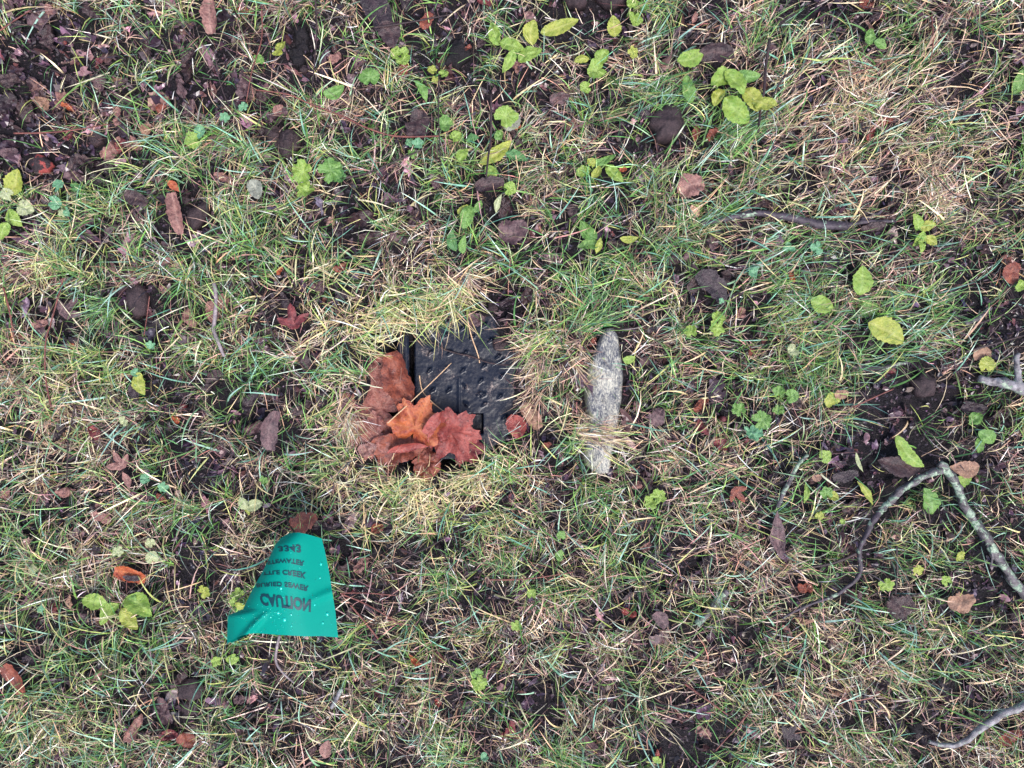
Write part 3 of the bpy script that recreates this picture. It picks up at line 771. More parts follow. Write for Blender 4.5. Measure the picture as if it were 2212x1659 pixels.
# generic leaves: u, v, length, width, rotation, kind, colour
more = """
87 700 34 20 20 torn pink;164 742 38 16 70 lance orange;468 831 64 30 60 torn brown;415 682 52 34 -60 torn pink;456 674 48 30 70 torn pink;480 652 34 22 80 torn pink;382 904 26 20 10 torn orange
20 14 54 44 30 torn pink_brown;88 40 58 38 70 torn pink_brown;112 84 56 34 -80 torn brown;104 20 34 24 -60 torn pink;196 28 36 26 -30 torn brown;140 86 30 20 20 torn dark;40 60 44 30 10 torn dark
322 112 46 22 -70 torn brown;410 128 40 26 50 torn brown;404 160 52 26 -70 torn brown;394 186 60 26 -60 torn pink_brown;346 220 46 34 40 torn pink;412 234 50 30 80 torn pink_brown;352 236 30 16 30 lance rust
256 252 46 28 -70 torn pink;318 280 40 20 50 torn tan;80 190 60 30 -70 torn pink_brown;92 224 44 26 -60 torn tan;140 220 46 20 80 lance pink;146 234 28 12 -30 torn orange;128 254 50 26 50 torn brown;24 180 50 30 20 torn brown
14 220 50 32 70 torn dark;60 240 44 28 100 torn brown;180 210 40 28 10 torn dark;220 180 40 26 60 torn pink_brown;152 178 40 26 -30 torn dark;215 140 34 24 40 torn dusty_red;142 88 26 14 80 torn red
240 320 60 26 60 torn pink;290 312 44 28 -30 torn pink;262 316 32 18 60 torn dusty_red;180 360 56 32 20 torn brown;230 366 60 34 -20 torn dark;210 390 56 28 10 torn dark;160 384 40 22 -10 torn pink_brown
530 190 66 36 70 torn pink_brown;536 160 40 26 50 torn brown;572 220 40 24 20 torn brown;598 250 56 34 10 torn pink_brown;560 276 40 26 -40 torn brown;602 238 26 18 40 torn pink;724 124 38 26 40 torn pink
482 384 36 18 -20 torn pink;530 22 40 20 10 torn rust;520 40 60 12 -40 lance brown;257 176 24 16 80 torn tan;20 330 40 24 10 torn pink_brown;146 296 30 14 20 torn dusty_red;6 300 40 22 40 torn brown
921 46 40 22 60 torn rust;881 8 44 34 80 torn dark;1045 8 30 24 -20 torn dusty_red;870 150 30 20 60 torn rust;1010 104 20 12 30 torn rust;1040 92 28 16 50 torn brown;1115 150 26 10 90 lance pink
951 396 40 36 60 torn pink_brown;1088 446 50 24 60 torn brown;1115 300 46 22 -60 torn brown;1116 270 20 14 10 torn orange;1230 370 40 26 20 torn brown;1210 214 46 26 10 torn pink_brown;1330 530 40 24 20 torn brown
1226 462 50 26 -60 torn brown;1344 368 22 14 20 torn orange;1400 250 40 20 0 torn dark;785 470 60 30 20 torn brown;800 510 50 26 10 torn brown;740 500 40 24 60 torn dark;860 520 50 24 -20 torn pink_brown;900 470 40 24 40 torn brown
1693 40 44 32 20 torn dark;1870 12 46 34 70 torn rust;1884 40 36 14 20 torn brown;1502 40 34 14 60 lance pink;1484 8 36 24 0 torn brown;1908 262 42 18 20 torn rust;1857 284 46 22 60 torn dark;1880 290 30 14 70 torn red
2098 258 56 30 60 torn brown;2135 425 40 26 10 torn dark;1920 452 46 28 60 torn brown;1539 526 60 32 70 torn pink_brown;1500 288 44 16 80 lance rust;1887 492 50 22 10 torn brown;2180 396 36 20 40 torn brown;2080 60 50 26 30 torn dark
2100 30 26 20 30 torn pink;1540 290 30 16 60 torn rust;1622 760 24 12 80 torn rust;1460 560 40 22 20 torn brown;1712 600 26 12 -75 lance orange;1486 552 40 20 60 torn pink_brown;1565 600 44 22 70 torn brown
1596 676 30 22 80 torn pink;1640 720 44 18 -70 lance brown;1676 720 50 28 -60 torn pink_brown;1590 830 44 22 0 torn dark;1516 874 42 20 50 torn rust;1519 924 42 20 -60 ovate dusty_red;1556 960 38 26 -20 torn dusty_red
1576 978 30 22 -30 torn pink_brown;1925 806 26 16 0 torn dusty_red;1720 870 28 18 30 torn brown;1837 1092 60 30 10 torn brown;1700 1046 30 18 0 torn brown;1396 780 34 26 10 torn pink_brown;1376 1048 24 20 40 torn pink
1219 1070 36 22 30 torn brown;1180 960 22 14 20 torn rust;1250 790 26 20 40 torn rust;1280 740 24 14 50 torn rust;1100 650 44 20 30 torn dark;1140 640 40 24 60 torn brown;1040 620 40 24 60 torn brown;1185 884 30 22 60 torn dark
817 1142 36 20 30 torn rust;781 1220 42 26 60 torn pink;835 1140 34 20 10 torn dark;948 1517 22 16 -60 torn red;898 1427 40 16 -40 lance orange;1095 1571 44 30 60 torn dusty_red;1276 1610 52 40 -40 torn pink_brown;1359 1320 34 16 -20 torn red
1416 1630 34 14 80 lance red;1395 1180 26 18 40 torn pink;1400 1130 34 30 10 torn dark;1169 1218 36 20 60 torn dark;960 1190 60 18 -40 torn dark;740 1230 44 22 60 torn brown;760 1330 40 20 -60 torn brown;900 1510 40 22 30 torn brown
1519 1584 34 20 -20 torn pink;2181 1588 56 24 20 torn rust;1708 1262 50 26 30 torn brown;1740 1270 36 22 -20 torn rust;1530 1210 26 22 30 torn dark;1736 1342 46 16 -5 torn tan;1702 1366 36 14 -50 torn pink;2090 1340 36 14 70 lance tan
2000 1590 44 24 0 torn dark;1810 1490 40 14 20 torn tan;1620 1430 46 26 60 torn dark;1780 1390 44 26 0 torn brown;1900 1480 46 22 10 torn brown;2030 1480 44 22 -30 torn dark;1560 1450 40 20 10 torn brown
355 1541 66 28 -70 torn pink_brown;288 1568 60 28 60 torn pink;368 1591 40 24 10 torn dusty_red;402 1601 40 26 -40 torn rust;388 1460 50 24 70 torn brown;124 1318 34 26 90 torn dusty_red;151 1300 34 16 80 lance tan;180 1336 30 14 -40 lance pink_brown
221 1116 46 26 -30 torn pink;160 1110 40 24 20 torn dark;30 1416 46 16 10 torn dark;70 1420 36 18 -10 torn dark;155 1475 30 18 -10 torn dark;206 1194 46 26 60 torn dark;520 1510 34 16 20 torn pink_brown;613 1432 24 14 40 torn brown
672 1622 30 20 60 torn pink_brown;204 1090 40 26 60 torn dark;142 1065 44 20 10 torn pink;14 1066 30 22 60 torn pink;204 935 34 20 -60 torn dusty_red;335 1070 50 18 -5 torn dark;350 1076 30 14 -30 torn rust;130 940 40 30 40 torn dark
210 1090 26 18 50 torn pink;660 955 40 24 50 torn brown;550 920 40 24 30 torn pink_brown;545 868 50 26 60 torn dark;660 780 40 22 -60 torn brown;560 730 34 18 10 torn pink_brown;558 735 20 12 80 torn pink;700 860 40 28 80 torn dark
690 620 30 22 70 torn pink_brown;605 585 24 14 50 lance orange;736 580 40 20 20 torn rust;740 640 46 22 30 torn dark;360 570 30 16 40 torn pink;540 615 40 22 20 torn brown;620 650 50 20 -60 torn dark;480 580 40 18 0 torn brown
42 600 30 18 60 torn pink_brown;180 460 30 14 0 torn brown;60 545 40 22 20 torn brown;240 560 34 18 -20 torn brown;40 730 30 16 10 torn rust;200 800 40 22 -40 torn brown;190 820 34 18 -20 torn dark;650 880 44 22 40 torn brown
700 1140 44 22 0 torn brown;560 700 40 16 80 torn dark;2130 540 40 22 10 torn brown;2060 200 40 20 50 torn brown;1780 330 40 22 20 torn brown;1640 440 40 18 10 torn brown;2170 900 50 30 10 torn brown;2100 880 60 26 -10 torn dark
"""
for row in more.replace('\n', ';').split(';'):
    a = row.split()
    if len(a) < 7: continue
    u, v, L, W, ro = map(float, a[:5])
    big = max(L, W)
    kd = 'scrap' if a[5] == 'torn' and random.random() < .62 else a[5]
    fallen(u, v, L, W * random.uniform(.9, 1.25), ro, kd, a[6], z=random.uniform(.008, .018), fold=random.uniform(-.2, .6), roll=random.choice([0, .6, 1.2, -1, 1.8]), rip=random.uniform(.12, .3),
           tilt=(random.uniform(-35, 35), random.uniform(-25, 25)), keep=.3, adj='small' if big < 36 else ('curled' if big > 50 else ''))

# ------------------------------------------------------------------ green weeds
D_, O_, Lb, Cl = 'disc', 'ovate', 'lobed', 'clover'
weed(1597, 200, [(1562, 176, 66, 38, 205, O_, 'lime'), (1586, 178, 66, 40, -58, O_, 'lime'), (1618, 160, 50, 28, -8, O_, 'green'), (1552, 212, 44, 26, -118, O_, 'yellow'), (1592, 238, 76, 46, -40, O_, 'lime'),
                 (1622, 216, 58, 36, -60, O_, 'yellow'), (1652, 222, 54, 36, -15, O_, 'yellow')], 'weed with seven overlapping yellow-green spotted leaves, top right', z=.018)
weed(1112, 105, [(1068, 74, 50, 26, 112, O_, 'lime'), (1106, 98, 56, 28, -18, O_, 'lime'), (1145, 120, 56, 32, 22, O_, 'lime'), (1098, 132, 52, 22, -118, O_, 'lime'), (1124, 118, 30, 18, -60, O_, 'green')],
     'yellow-green weed with five oval leaves at the top centre', z=.016)
weed(1292, 135, [(1302, 122, 42, 30, 60, O_, 'lime'), (1288, 154, 46, 40, 200, D_, 'lime'), (1256, 130, 34, 18, 190, O_, 'yellow'), (1264, 190, 30, 24, 200, D_, 'lime')], 'weed with a round green leaf and a small yellow leaf, right of top centre')
weed(1370, 28, [(1366, 10, 34, 30, 90, D_, 'lime'), (1370, 42, 36, 30, -90, D_, 'lime'), (1390, 16, 26, 24, 20, D_, 'green')], 'weed with two stacked round lime leaves at the top edge')
weed(1366, 116, [(1366, 114, 30, 26, 40, Lb, 'yellow')], 'tiny yellow puckered weed leaf below the stacked round lime leaves')
weed(864, 124, [(856, 114, 28, 26, 120, D_, 'lime'), (870, 130, 34, 30, -60, D_, 'lime'), (874, 112, 20, 18, 40, D_, 'lime')], 'ruffled lime green weed below the large torn brown leaf')
weed(804, 170, [(800, 170, 46, 34, 100, D_, 'green')], 'kidney-shaped green leaf standing alone, right of the long oval one')
weed(730, 190, [(722, 195, 50, 26, 18, O_, 'green')], 'single long oval green leaf in upper left centre grass')
weed(945, 160, [(934, 152, 24, 20, 140, Lb, 'yellow'), (958, 160, 24, 22, 30, Lb, 'lime'), (941, 172, 18, 16, -90, Lb, 'yellow')], 'small yellowish weed with three crinkled leaves beside black soil, top')
weed(906, 198, [(908, 198, 58, 17, -62, 'lance', 'green')], 'narrow green leaf leaning down right near the top centre')
weed(1066, 345, [(1070, 328, 84, 30, 34, O_, 'yellow'), (1058, 376, 40, 24, -70, O_, 'lime'), (1001, 336, 34, 26, 60, O_, 'lime'), (984, 296, 28, 22, 40, D_, 'lime'), (1115, 340, 50, 26, -20, O_, 'deep'),
                 (1078, 292, 30, 18, 60, O_, 'green'), (1020, 300, 30, 20, 10, O_, 'deep')], 'green weed with one long curved yellow leaf crossed by a dark stem')
weed(1102, 408, [(1102, 408, 32, 26, 20, D_, 'lime')], 'single small green leaf below the curved yellow weed leaf')
weed(959, 270, [(960, 270, 40, 28, 0, D_, 'green')], 'round green leaf half hidden beside a red-brown leaf, upper centre')
weed(895, 318, [(886, 308, 22, 20, 140, Lb, 'blue_green'), (902, 312, 28, 24, 20, Lb, 'blue_green'), (890, 332, 22, 20, -80, Lb, 'green')], 'small bluish green lobed weed in the upper centre grass')
weed(1285, 380, [(1259, 370, 36, 24, 200, O_, 'lime'), (1288, 372, 32, 20, 60, O_, 'yellow'), (1276, 352, 22, 18, 100, D_, 'yellow'), (1304, 346, 60, 18, 18, O_, 'green'), (1328, 372, 56, 24, -50, O_, 'lime')],
     'weed with yellow young leaves and darker green side leaves, right of centre')
weed(1010, 480, [(1010, 468, 56, 30, 70, O_, 'green'), (1000, 452, 30, 16, 40, O_, 'yellow'), (1032, 446, 30, 16, 60, O_, 'green')], 'green weed left of the round pinkish brown leaf, above lid')
weed(985, 525, [(980, 520, 46, 22, 100, O_, 'deep'), (1002, 528, 40, 18, 80, O_, 'green')], 'dark green weed low in grass above the black lid')
weed(1275, 512, [(1272, 496, 54, 28, 130, O_, 'green'), (1272, 531, 50, 26, 182, O_, 'green'), (1293, 530, 38, 14, 75, 'lance', 'yellow')], 'green weed with two broad leaves and one narrow yellow leaf, right of centre')
weed(1995, 500, [(1978, 480, 40, 24, 120, O_, 'lime'), (2004, 490, 36, 22, 20, O_, 'yellow'), (1984, 516, 38, 22, -120, O_, 'lime'), (2010, 520, 34, 20, -30, O_, 'yellow'), (1990, 532, 30, 18, -90, O_, 'lime')],
     'yellow-green weed clump of small leaves at the right')
weed(2206, 175, [(2200, 176, 50, 30, 80, O_, 'green')], 'green oval leaf cut by the right edge near the top')
weed(2208, 615, [(2205, 618, 34, 22, 40, O_, 'lime')], 'lime green leaf cut by the right edge at middle height')
weed(28, 420, [(34, 394, 58, 40, 70, O_, 'yellow'), (16, 420, 32, 28, 160, D_, 'pale'), (54, 450, 44, 38, -20, D_, 'pale'), (32, 470, 44, 26, -60, O_, 'lime'), (10, 500, 40, 26, -110, O_, 'lime')],
     'pale and yellow-green weed of five leaves at the left edge')
weed(128, 420, [(127, 402, 32, 24, 30, D_, 'blue_green'), (120, 438, 34, 26, -20, D_, 'blue_green'), (146, 458, 22, 18, -60, D_, 'blue_green'), (163, 405, 22, 18, 10, D_, 'deep')], 'bluish green round-leaved weed near the left edge')
weed(688, 388, [(656, 371, 56, 50, 160, Lb, 'lime'), (716, 370, 60, 52, 30, Lb, 'green'), (662, 412, 46, 42, -140, Lb, 'lime'), (734, 384, 34, 30, 0, Lb, 'deep')], 'weed with large deeply lobed green leaves, left of centre top')
weed(606, 108, [(609, 102, 30, 22, 60, O_, 'yellow'), (599, 115, 24, 16, 190, O_, 'yellow')], 'pair of tiny yellow leaves left of the crumbly black lump')
weed(560, 129, [(560, 129, 23, 21, 90, D_, 'green')], 'tiny round green leaf below the pair of tiny yellow leaves')
weed(485, 253, [(485, 253, 24, 22, 60, Lb, 'blue_green')], 'tiny scalloped green leaf, left and lower one of two, upper left')
weed(525, 232, [(526, 231, 24, 22, 90, Lb, 'blue_green')], 'tiny scalloped green leaf, right and upper one of two, upper left')
weed(424, 292, [(432, 284, 30, 26, 30, D_, 'blue_green'), (416, 304, 36, 28, 190, D_, 'lime')], 'round green leaf beside a yellowish one, upper left grass')
for (u, v, r, k) in [(326, 745, 23, 'blue_green'), (268, 908, 26, 'pale'), (315, 1034, 25, 'blue_green'), (353, 1052, 25, 'blue_green'), (294, 805, 22, 'blue_green'), (570, 1036, 22, 'green'), (468, 1427, 25, 'lime'),
                     (502, 1423, 27, 'lime'), (1115, 1350, 27, 'lime'), (1212, 1156, 22, 'green'), (1209, 1200, 24, 'green'), (1149, 1283, 22, 'lime'), (1492, 717, 34, 'lime'), (1713, 757, 28, 'pale'), (74, 1230, 24, 'pale'),
                     (326, 1172, 26, 'pale'), (327, 1204, 30, 'pale'), (255, 1192, 26, 'pale'), (2044, 1254, 26, 'lime'), (1914, 1262, 36, 'lime'), (1981, 1232, 28, 'yellow'), (2071, 1200, 28, 'yellow'), (1770, 1113, 20, 'yellow'),
                     (1558, 650, 14, 'blue_green'), (1624, 590, 24, 'blue_green'), (1820, 1126, 14, 'lime'), (88, 1316, 18, 'blue_green'), (135, 460, 20, 'pale'), (1420, 1640, 20, 'lime'), (1048, 1635, 20, 'blue_green')]:
    weed(u, v, [(u, v, r, r * .9, random.uniform(0, 360), random.choice([D_, D_, Lb]), k)], make_label('single small round ' + COLW[k] + ' weed leaf,', u, v), z=.014)
weed(538, 1090, [(529, 1085, 34, 24, 120, O_, 'pale'), (550, 1093, 36, 26, 20, O_, 'pale'), (538, 1102, 22, 14, -90, O_, 'yellow')], 'pale yellow-green pair of leaves above left of the teal flag', z=.02)
weed(262, 1318, [(204, 1299, 54, 34, 176, O_, 'lime'), (238, 1327, 58, 32, 232, O_, 'lime'), (300, 1311, 74, 42, -28, O_, 'lime'), (281, 1337, 56, 30, -50, O_, 'yellow'), (284, 1298, 34, 18, 60, O_, 'green')],
     'five-leaved yellow-green weed left of the teal flag', z=.02)
weed(515, 1288, [(515, 1286, 34, 30, 100, Lb, 'lime'), (506, 1300, 22, 20, -120, Lb, 'lime'), (520, 1308, 26, 18, -20, O_, 'yellow')], 'lobed lime weed touching the left of the teal flag')
weed(442, 1277, [(442, 1277, 34, 28, 40, Lb, 'yellow')], 'single crinkled yellow-green leaf left of the lobed lime weed')
weed(1031, 1468, [(1029, 1456, 32, 26, 80, Lb, 'green'), (1034, 1476, 38, 30, -60, Lb, 'lime')], 'small lobed lime weed below centre')
weed(1413, 1078, [(1406, 1084, 34, 30, 220, Lb, 'lime'), (1422, 1072, 36, 32, 40, Lb, 'lime')], 'lobed lime green weed below right of the speckled stone')
weed(1548, 696, [(1550, 688, 34, 30, 80, Lb, 'lime'), (1548, 708, 40, 30, -90, Lb, 'lime')], 'ruffled lime green weed below the angular purple-black leaf')
weed(1620, 905, [(1596, 884, 34, 40, 130, Lb, 'green'), (1646, 908, 46, 42, 20, Lb, 'green'), (1624, 936, 46, 40, -70, Lb, 'blue_green')], 'weed with three lobed green leaves right of the speckled stone')
weed(1688, 862, [(1683, 846, 30, 28, 90, Lb, 'green'), (1710, 854, 32, 28, 10, D_, 'green'), (1683, 884, 28, 28, -100, Lb, 'green')], 'weed with three round leaves just left of the right soil patch')
weed(1703, 535, [(1703, 535, 30, 30, 90, Cl, 'blue_green')], 'three-part clover leaf, the left of two, right of centre')
weed(1764, 535, [(1764, 535, 36, 36, 60, Cl, 'blue_green')], 'three-part clover leaf, the right and larger of two')
weed(2003, 1085, [(2004, 1082, 62, 40, 110, O_, 'green')], 'broad green leaf between the arms of the forked branch')
weed(1787, 1066, [(1784, 1064, 32, 28, 110, Lb, 'green'), (1800, 1074, 26, 20, -20, O_, 'yellow')], 'lobed green weed with a yellow tip below the bare soil, right')
weed(1738, 1066, [(1738, 1064, 46, 12, 85, 'lance', 'lime')], 'narrow upright lime leaf right of the short lichened stick')
weed(2130, 940, [(2108, 905, 40, 26, 30, O_, 'green'), (2130, 945, 44, 30, -40, O_, 'green'), (2115, 962, 34, 24, -100, O_, 'green')], 'dim green weed deep in grass near the right edge')
weed(1890, 88, [(1880, 80, 40, 22, 80, O_, 'green'), (1902, 96, 30, 20, -30, O_, 'green')], 'pair of green oval leaves in grass near the top right')

# ------------------------------------------------------------------ sticks, stems and branches
def stick(pts, r0, r1, mat, label, name='twig', cat='twig', z=.022, zs=None, wob=.15, sides=7, group='twigs and stems lying on the lawn'):
    w_ = []
    for i, (u, v) in enumerate(pts):
        gx_, gy_, _ = P(u, v, 0); zz = zs[i] if zs else z + random.uniform(-.003, .005) + float(max(ground_h(gx_, gy_), -.003))
        w_.append(P(u, v, zz))
    o = tube_obj(name, w_, r0 * S, r1 * S, mat, sides=sides, wob=wob); tag(o, label, cat, group); return o
def add_to(root, pts, r0, r1, mat, z=.024, name='side_shoot', wob=.2):
    pts = [pts[0]] + [(a + random.uniform(-2.5, 2.5), b + random.uniform(-2.5, 2.5)) for a, b in pts[1:-1]] + [pts[-1]]
    w_ = [np.array(P(u, v, z + random.uniform(-.002, .003))) for (u, v) in pts]
    vs, fs = tube('x', w_, r0 * S, r1 * S, mat, None, 10, wob * 1.5)
    c = np.array(root.location); return mesh_from(name, [v - c for v in vs], fs, mat, root)

br = empty('fallen_branch', P(2040, 1015, .0)); tag(br, 'forked fallen branch with green-grey lichen at the right', 'branch')
add_to(br, [(2240, 1310), (2205, 1275), (2172, 1228), (2148, 1196), (2128, 1160), (2098, 1120), (2080, 1082), (2066, 1048), (2048, 1018), (2030, 1000)], 10.5, 8, m_bark_l, .026, 'main_limb', .28)
add_to(br, [(2048, 1012), (2010, 1026), (1975, 1038), (1948, 1060), (1925, 1082), (1902, 1104)], 8, 6, m_bark_l, .026, 'lichened_limb', .3)
add_to(br, [(1902, 1104), (1884, 1124), (1874, 1150), (1860, 1180), (1856, 1202), (1860, 1228), (1848, 1252), (1826, 1272), (1800, 1290), (1760, 1302), (1720, 1318), (1690, 1336)], 6.5, 2.5, m_bark, .026, 'bare_limb', .2)
add_to(br, [(1850, 1196), (1822, 1206), (1788, 1220), (1750, 1228), (1700, 1238)], 4, 1.6, m_twig, .022)
add_to(br, [(1760, 1302), (1724, 1306), (1700, 1290), (1682, 1282)], 3, 1.2, m_twig, .022)
add_to(br, [(2140, 1180), (2144, 1204), (2140, 1222)], 3, 1.5, m_bark_l, .034)
pb = empty('fallen_branch', P(2100, 1580, 0)); tag(pb, 'pale bare branch entering from the bottom right edge', 'branch')
add_to(pb, [(2240, 1508), (2200, 1528), (2165, 1542), (2135, 1560), (2112, 1580), (2090, 1600), (2060, 1608), (2030, 1608), (2006, 1602)], 9.5, 3.6, m_bark_w, .028, 'main_limb', .2)
rb = empty('fallen_branch', P(2180, 820, 0)); tag(rb, 'grey crooked branch entering at the right edge beside the soil patch', 'branch')
add_to(rb, [(2240, 850), (2205, 838), (2170, 828), (2145, 824), (2116, 818)], 13, 7, m_bark_w, .03, 'main_limb', .3)
add_to(rb, [(2198, 834), (2202, 806), (2196, 780), (2200, 764)], 8, 5, m_bark_w, .034, 'side_shoot', .3)
dl = empty('fallen_branch', P(1730, 470, 0)); tag(dl, 'dark wet branch half buried in grass, right of centre', 'branch')
add_to(dl, [(1515, 482), (1550, 476), (1585, 466), (1640, 459), (1680, 464), (1720, 474), (1770, 484), (1830, 488)], 4, 10, m_bark, .022, 'main_limb', .15)
add_to(dl, [(1860, 476), (1890, 462), (1910, 450)], 5, 3, m_bark, .02)
add_to(dl, [(1830, 488), (1870, 480), (1935, 478)], 6, 3, m_bark, .02)
stick([(1682, 1096), (1690, 1070), (1703, 1045), (1716, 1018), (1726, 1001), (1745, 983)], 6, 3.5, m_bark_l, 'short lichened stick standing left of the bare soil, right', wob=.3)
stick([(1572, 1276), (1555, 1292), (1540, 1312), (1526, 1328), (1506, 1350)], 9, 8, m_bark_l, 'short thick dark stick with white lichen patches, lower right', z=.014, wob=.35)
stick([(2084, 702), (2110, 690), (2140, 664)], 8, 5, m_bark_l, 'short stick with white-green lichen near the right edge', z=.016, wob=.35)
stick([(2060, 714), (2110, 700), (2160, 682), (2220, 655)], 3, 2.4, m_twig, 'thin dark twig reaching the right edge below the orange-brown leaf')
stick([(2085, 760), (2150, 742), (2220, 722)], 3, 2, m_twig, 'thin dark twig reaching the right edge above the grey branch')
stick([(2170, 560), (2180, 620), (2200, 660), (2230, 690)], 2, 1.6, m_twig, 'curved thin twig at the right edge beside an orange-brown leaf')
stick([(1840, 792), (1880, 796), (1925, 790), (1960, 782)], 7, 4, m_bark, 'dark stub of bark at the top of the right soil patch', z=.012, wob=.3)
stick([(1842, 880), (1880, 862), (1930, 840)], 2.0, 1.4, m_twig_red, 'thin reddish twig lying across the right soil patch')
stick([(462, 612), (467, 640), (464, 690), (462, 716), (474, 745), (484, 770)], 4.5, 3.5, m_twig_grey, 'knobbly grey-brown stick upright left of the dusty red leaf', wob=.3)
stick([(604, 1372), (598, 1400), (596, 1428), (610, 1452), (636, 1476)], 3.4, 2.0, m_twig_grey, 'pale grey stick below the lower edge of the teal flag', wob=.25)
stick([(552, 1541), (522, 1564), (485, 1584)], 4, 1.6, m_twig, 'dark purple stick right of the split double clod', wob=.2)
stick([(738, 1488), (728, 1508), (716, 1530)], 6, 4, m_bark_w, 'short grey bark strip near the bottom, right of the split clod', wob=.4)
stick([(1061, 205), (1061, 260), (1060, 301), (1054, 345), (1050, 388)], 2.6, 2.0, m_twig, 'thick dark upright stem crossing the long curved yellow weed leaf', z=.045, wob=.05)
stick([(948, 160), (947, 215), (948, 268), (950, 320), (951, 370)], 1.5, 1.1, m_twig, 'thin straight dark stem left of the thick dark upright stem', z=.04, wob=.05)
stick([(681, -10), (684, 67), (680, 127), (672, 214)], 2.0, 1.2, m_twig, 'thin dark stem passing the crumbly black lump at the top', z=.04, wob=.05)
stick([(565, 12), (565, 84), (545, 150), (532, 220)], 1.5, 1.0, m_twig_red, 'thin reddish stem from the top past the tiny round green leaf', z=.038, wob=.05)
stick([(463, 104), (475, 177), (495, 231)], 1.8, 1.2, m_twig, 'thin dark stem left of two tiny scalloped green leaves', z=.034, wob=.05)
stick([(552, 194), (622, 204), (669, 224), (740, 251), (787, 274), (854, 294), (948, 294)], 1.4, 1.9, m_twig_red, 'long thin red-brown stem curving across the upper centre', z=.034, wob=.05)
stick([(30, 288), (90, 287), (134, 284), (180, 278), (234, 268)], 1.9, 1.1, m_twig_red, 'thin brown stem lying level near the left edge above red-patched clod', z=.03)
stick([(67, 134), (110, 150), (154, 167)], 2.2, 1.6, m_twig, 'short brown twig slanting in the top left leaf litter')
stick([(0, 66), (30, 45), (66, 22)], 1.8, 1.2, m_twig_red, 'thin twig rising to the right in the top left corner')
stick([(1663, 84), (1654, 150), (1650, 200), (1643, 234), (1638, 286)], 3.4, 2.4, m_twig, 'dark upright stem right of the spotted seven-leaved weed', z=.035, wob=.08)
stick([(1706, 157), (1690, 172), (1673, 200), (1660, 228), (1654, 256)], 2.4, 1.6, m_twig, 'curved dark stem right beside the dark upright stem', z=.03, wob=.08)
stick([(137, 600), (126, 640), (110, 697), (100, 730), (97, 767), (99, 821), (110, 880)], 1.5, 1.9, m_twig_red, 'long thin brown stem bending down at the left middle', z=.034, wob=.06)
stick([(7, 620), (20, 670), (30, 727)], 2.2, 1.5, m_twig_red, 'brown stem at the left edge, middle height', z=.026)
stick([(164, 871), (150, 930), (147, 954), (144, 1038)], 1.8, 1.3, m_twig, 'thin dark stem below the long bending stem at left', z=.026)
stick([(323, 640), (318, 680), (311, 725)], 1.2, 1.0, m_twig_red, 'thin reddish stem crossing the smooth oval clod', z=.05)
stick([(532, 553), (542, 603), (552, 635), (565, 670), (580, 700), (596, 736)], 2.6, 1.6, m_twig, 'thin dark stem slanting to the left of the dusty red leaf', z=.028)
stick([(234, 847), (270, 876), (315, 904)], 2, 1.4, m_twig, 'left part of a dark Y-shaped pair of twigs under yellow leaf')
stick([(300, 937), (340, 905), (372, 871)], 1.7, 1.2, m_twig, 'right part of a dark Y-shaped pair of twigs under yellow leaf')
stick([(884, 737), (931, 740), (958, 754), (990, 764), (1018, 770), (1058, 784), (1112, 790)], 1.5, 2.0, m_twig, 'thin dark root lying across the top of the black lid', zs=[.004, -.002, -.004, -.005, -.004, 0, .006])
stick([(975, 784), (930, 828), (881, 874), (837, 914)], 1.1, 1.3, m_straw, 'straight tan stalk from the lid to the leaf pile', zs=[.0, .012, .026, .034], wob=.03)
stick([(906, 811), (908, 826), (914, 847), (935, 870), (960, 890)], 1.5, 1.1, m_straw, 'short bent tan stalk lying on the lower lid', zs=[-.004, -.003, -.004, 0, .014], wob=.03)
stick([(1010, 690), (1018, 725), (1032, 765), (1036, 784)], 1.4, 1.3, m_straw, 'tan stalk hanging down over the upper lid', zs=[.02, .006, -.002, -.004], wob=.04)
stick([(1046, 1118), (985, 1148), (924, 1183), (850, 1216), (766, 1257), (690, 1290)], 1.4, 2.0, m_twig, 'long thin dark stem running in under the teal flag from the right', z=.03, wob=.05)
stick([(575, 1252), (549, 1270), (520, 1292), (476, 1331), (420, 1345), (372, 1352)], 1.9, 1.0, m_twig, 'thin dark stem leaving the teal flag on the left', z=.03, wob=.05)
stick([(737, 1283), (780, 1300), (825, 1324), (868, 1352)], 1.9, 1.3, m_twig_red, 'reddish stem right of the teal flag, the upper of two', z=.028)
stick([(757, 1307), (790, 1346), (817, 1380)], 2, 1.6, m_twig_red, 'reddish stem right of the teal flag, the lower of two', z=.026)
stick([(737, 1281), (790, 1281), (855, 1286)], 1.3, 1.0, m_twig_red, 'thin level reddish stem starting at the right edge of the flag', z=.028)
stick([(965, 1414), (985, 1481), (992, 1512), (1001, 1541)], 2.4, 1.5, m_twig, 'dark stem slanting left of the small lobed lime weed, below centre', z=.024)
stick([(1058, 1252), (1110, 1252), (1160, 1248), (1238, 1236)], 1.8, 1.2, m_twig_red, 'thin level brown stem in straw below the stone', z=.028)
stick([(1623, 1534), (1604, 1556), (1582, 1581), (1546, 1621)], 1.8, 1.3, m_twig_red, 'thin red-brown stem at the bottom right beside black soil', z=.028)
stick([(1479, 1477), (1522, 1508), (1572, 1544)], 2.6, 1.4, m_twig_red, 'brown stem above the black soil patch at the bottom', z=.026)
stick([(838, 1445), (834, 1500), (842, 1560), (840, 1655)], 1.8, 1.2, m_twig, 'thin dark stem running down to the bottom edge left of centre', z=.024)
stick([(1936, 1180), (1938, 1230), (1934, 1290)], 3, 2.2, m_twig, 'dark upright twig between the two forks of the lichened branch', z=.02)
stick([(2060, 1236), (2086, 1214), (2096, 1206)], 3, 1.6, m_twig, 'short dark twig inside the fork of the lichened branch', z=.02)
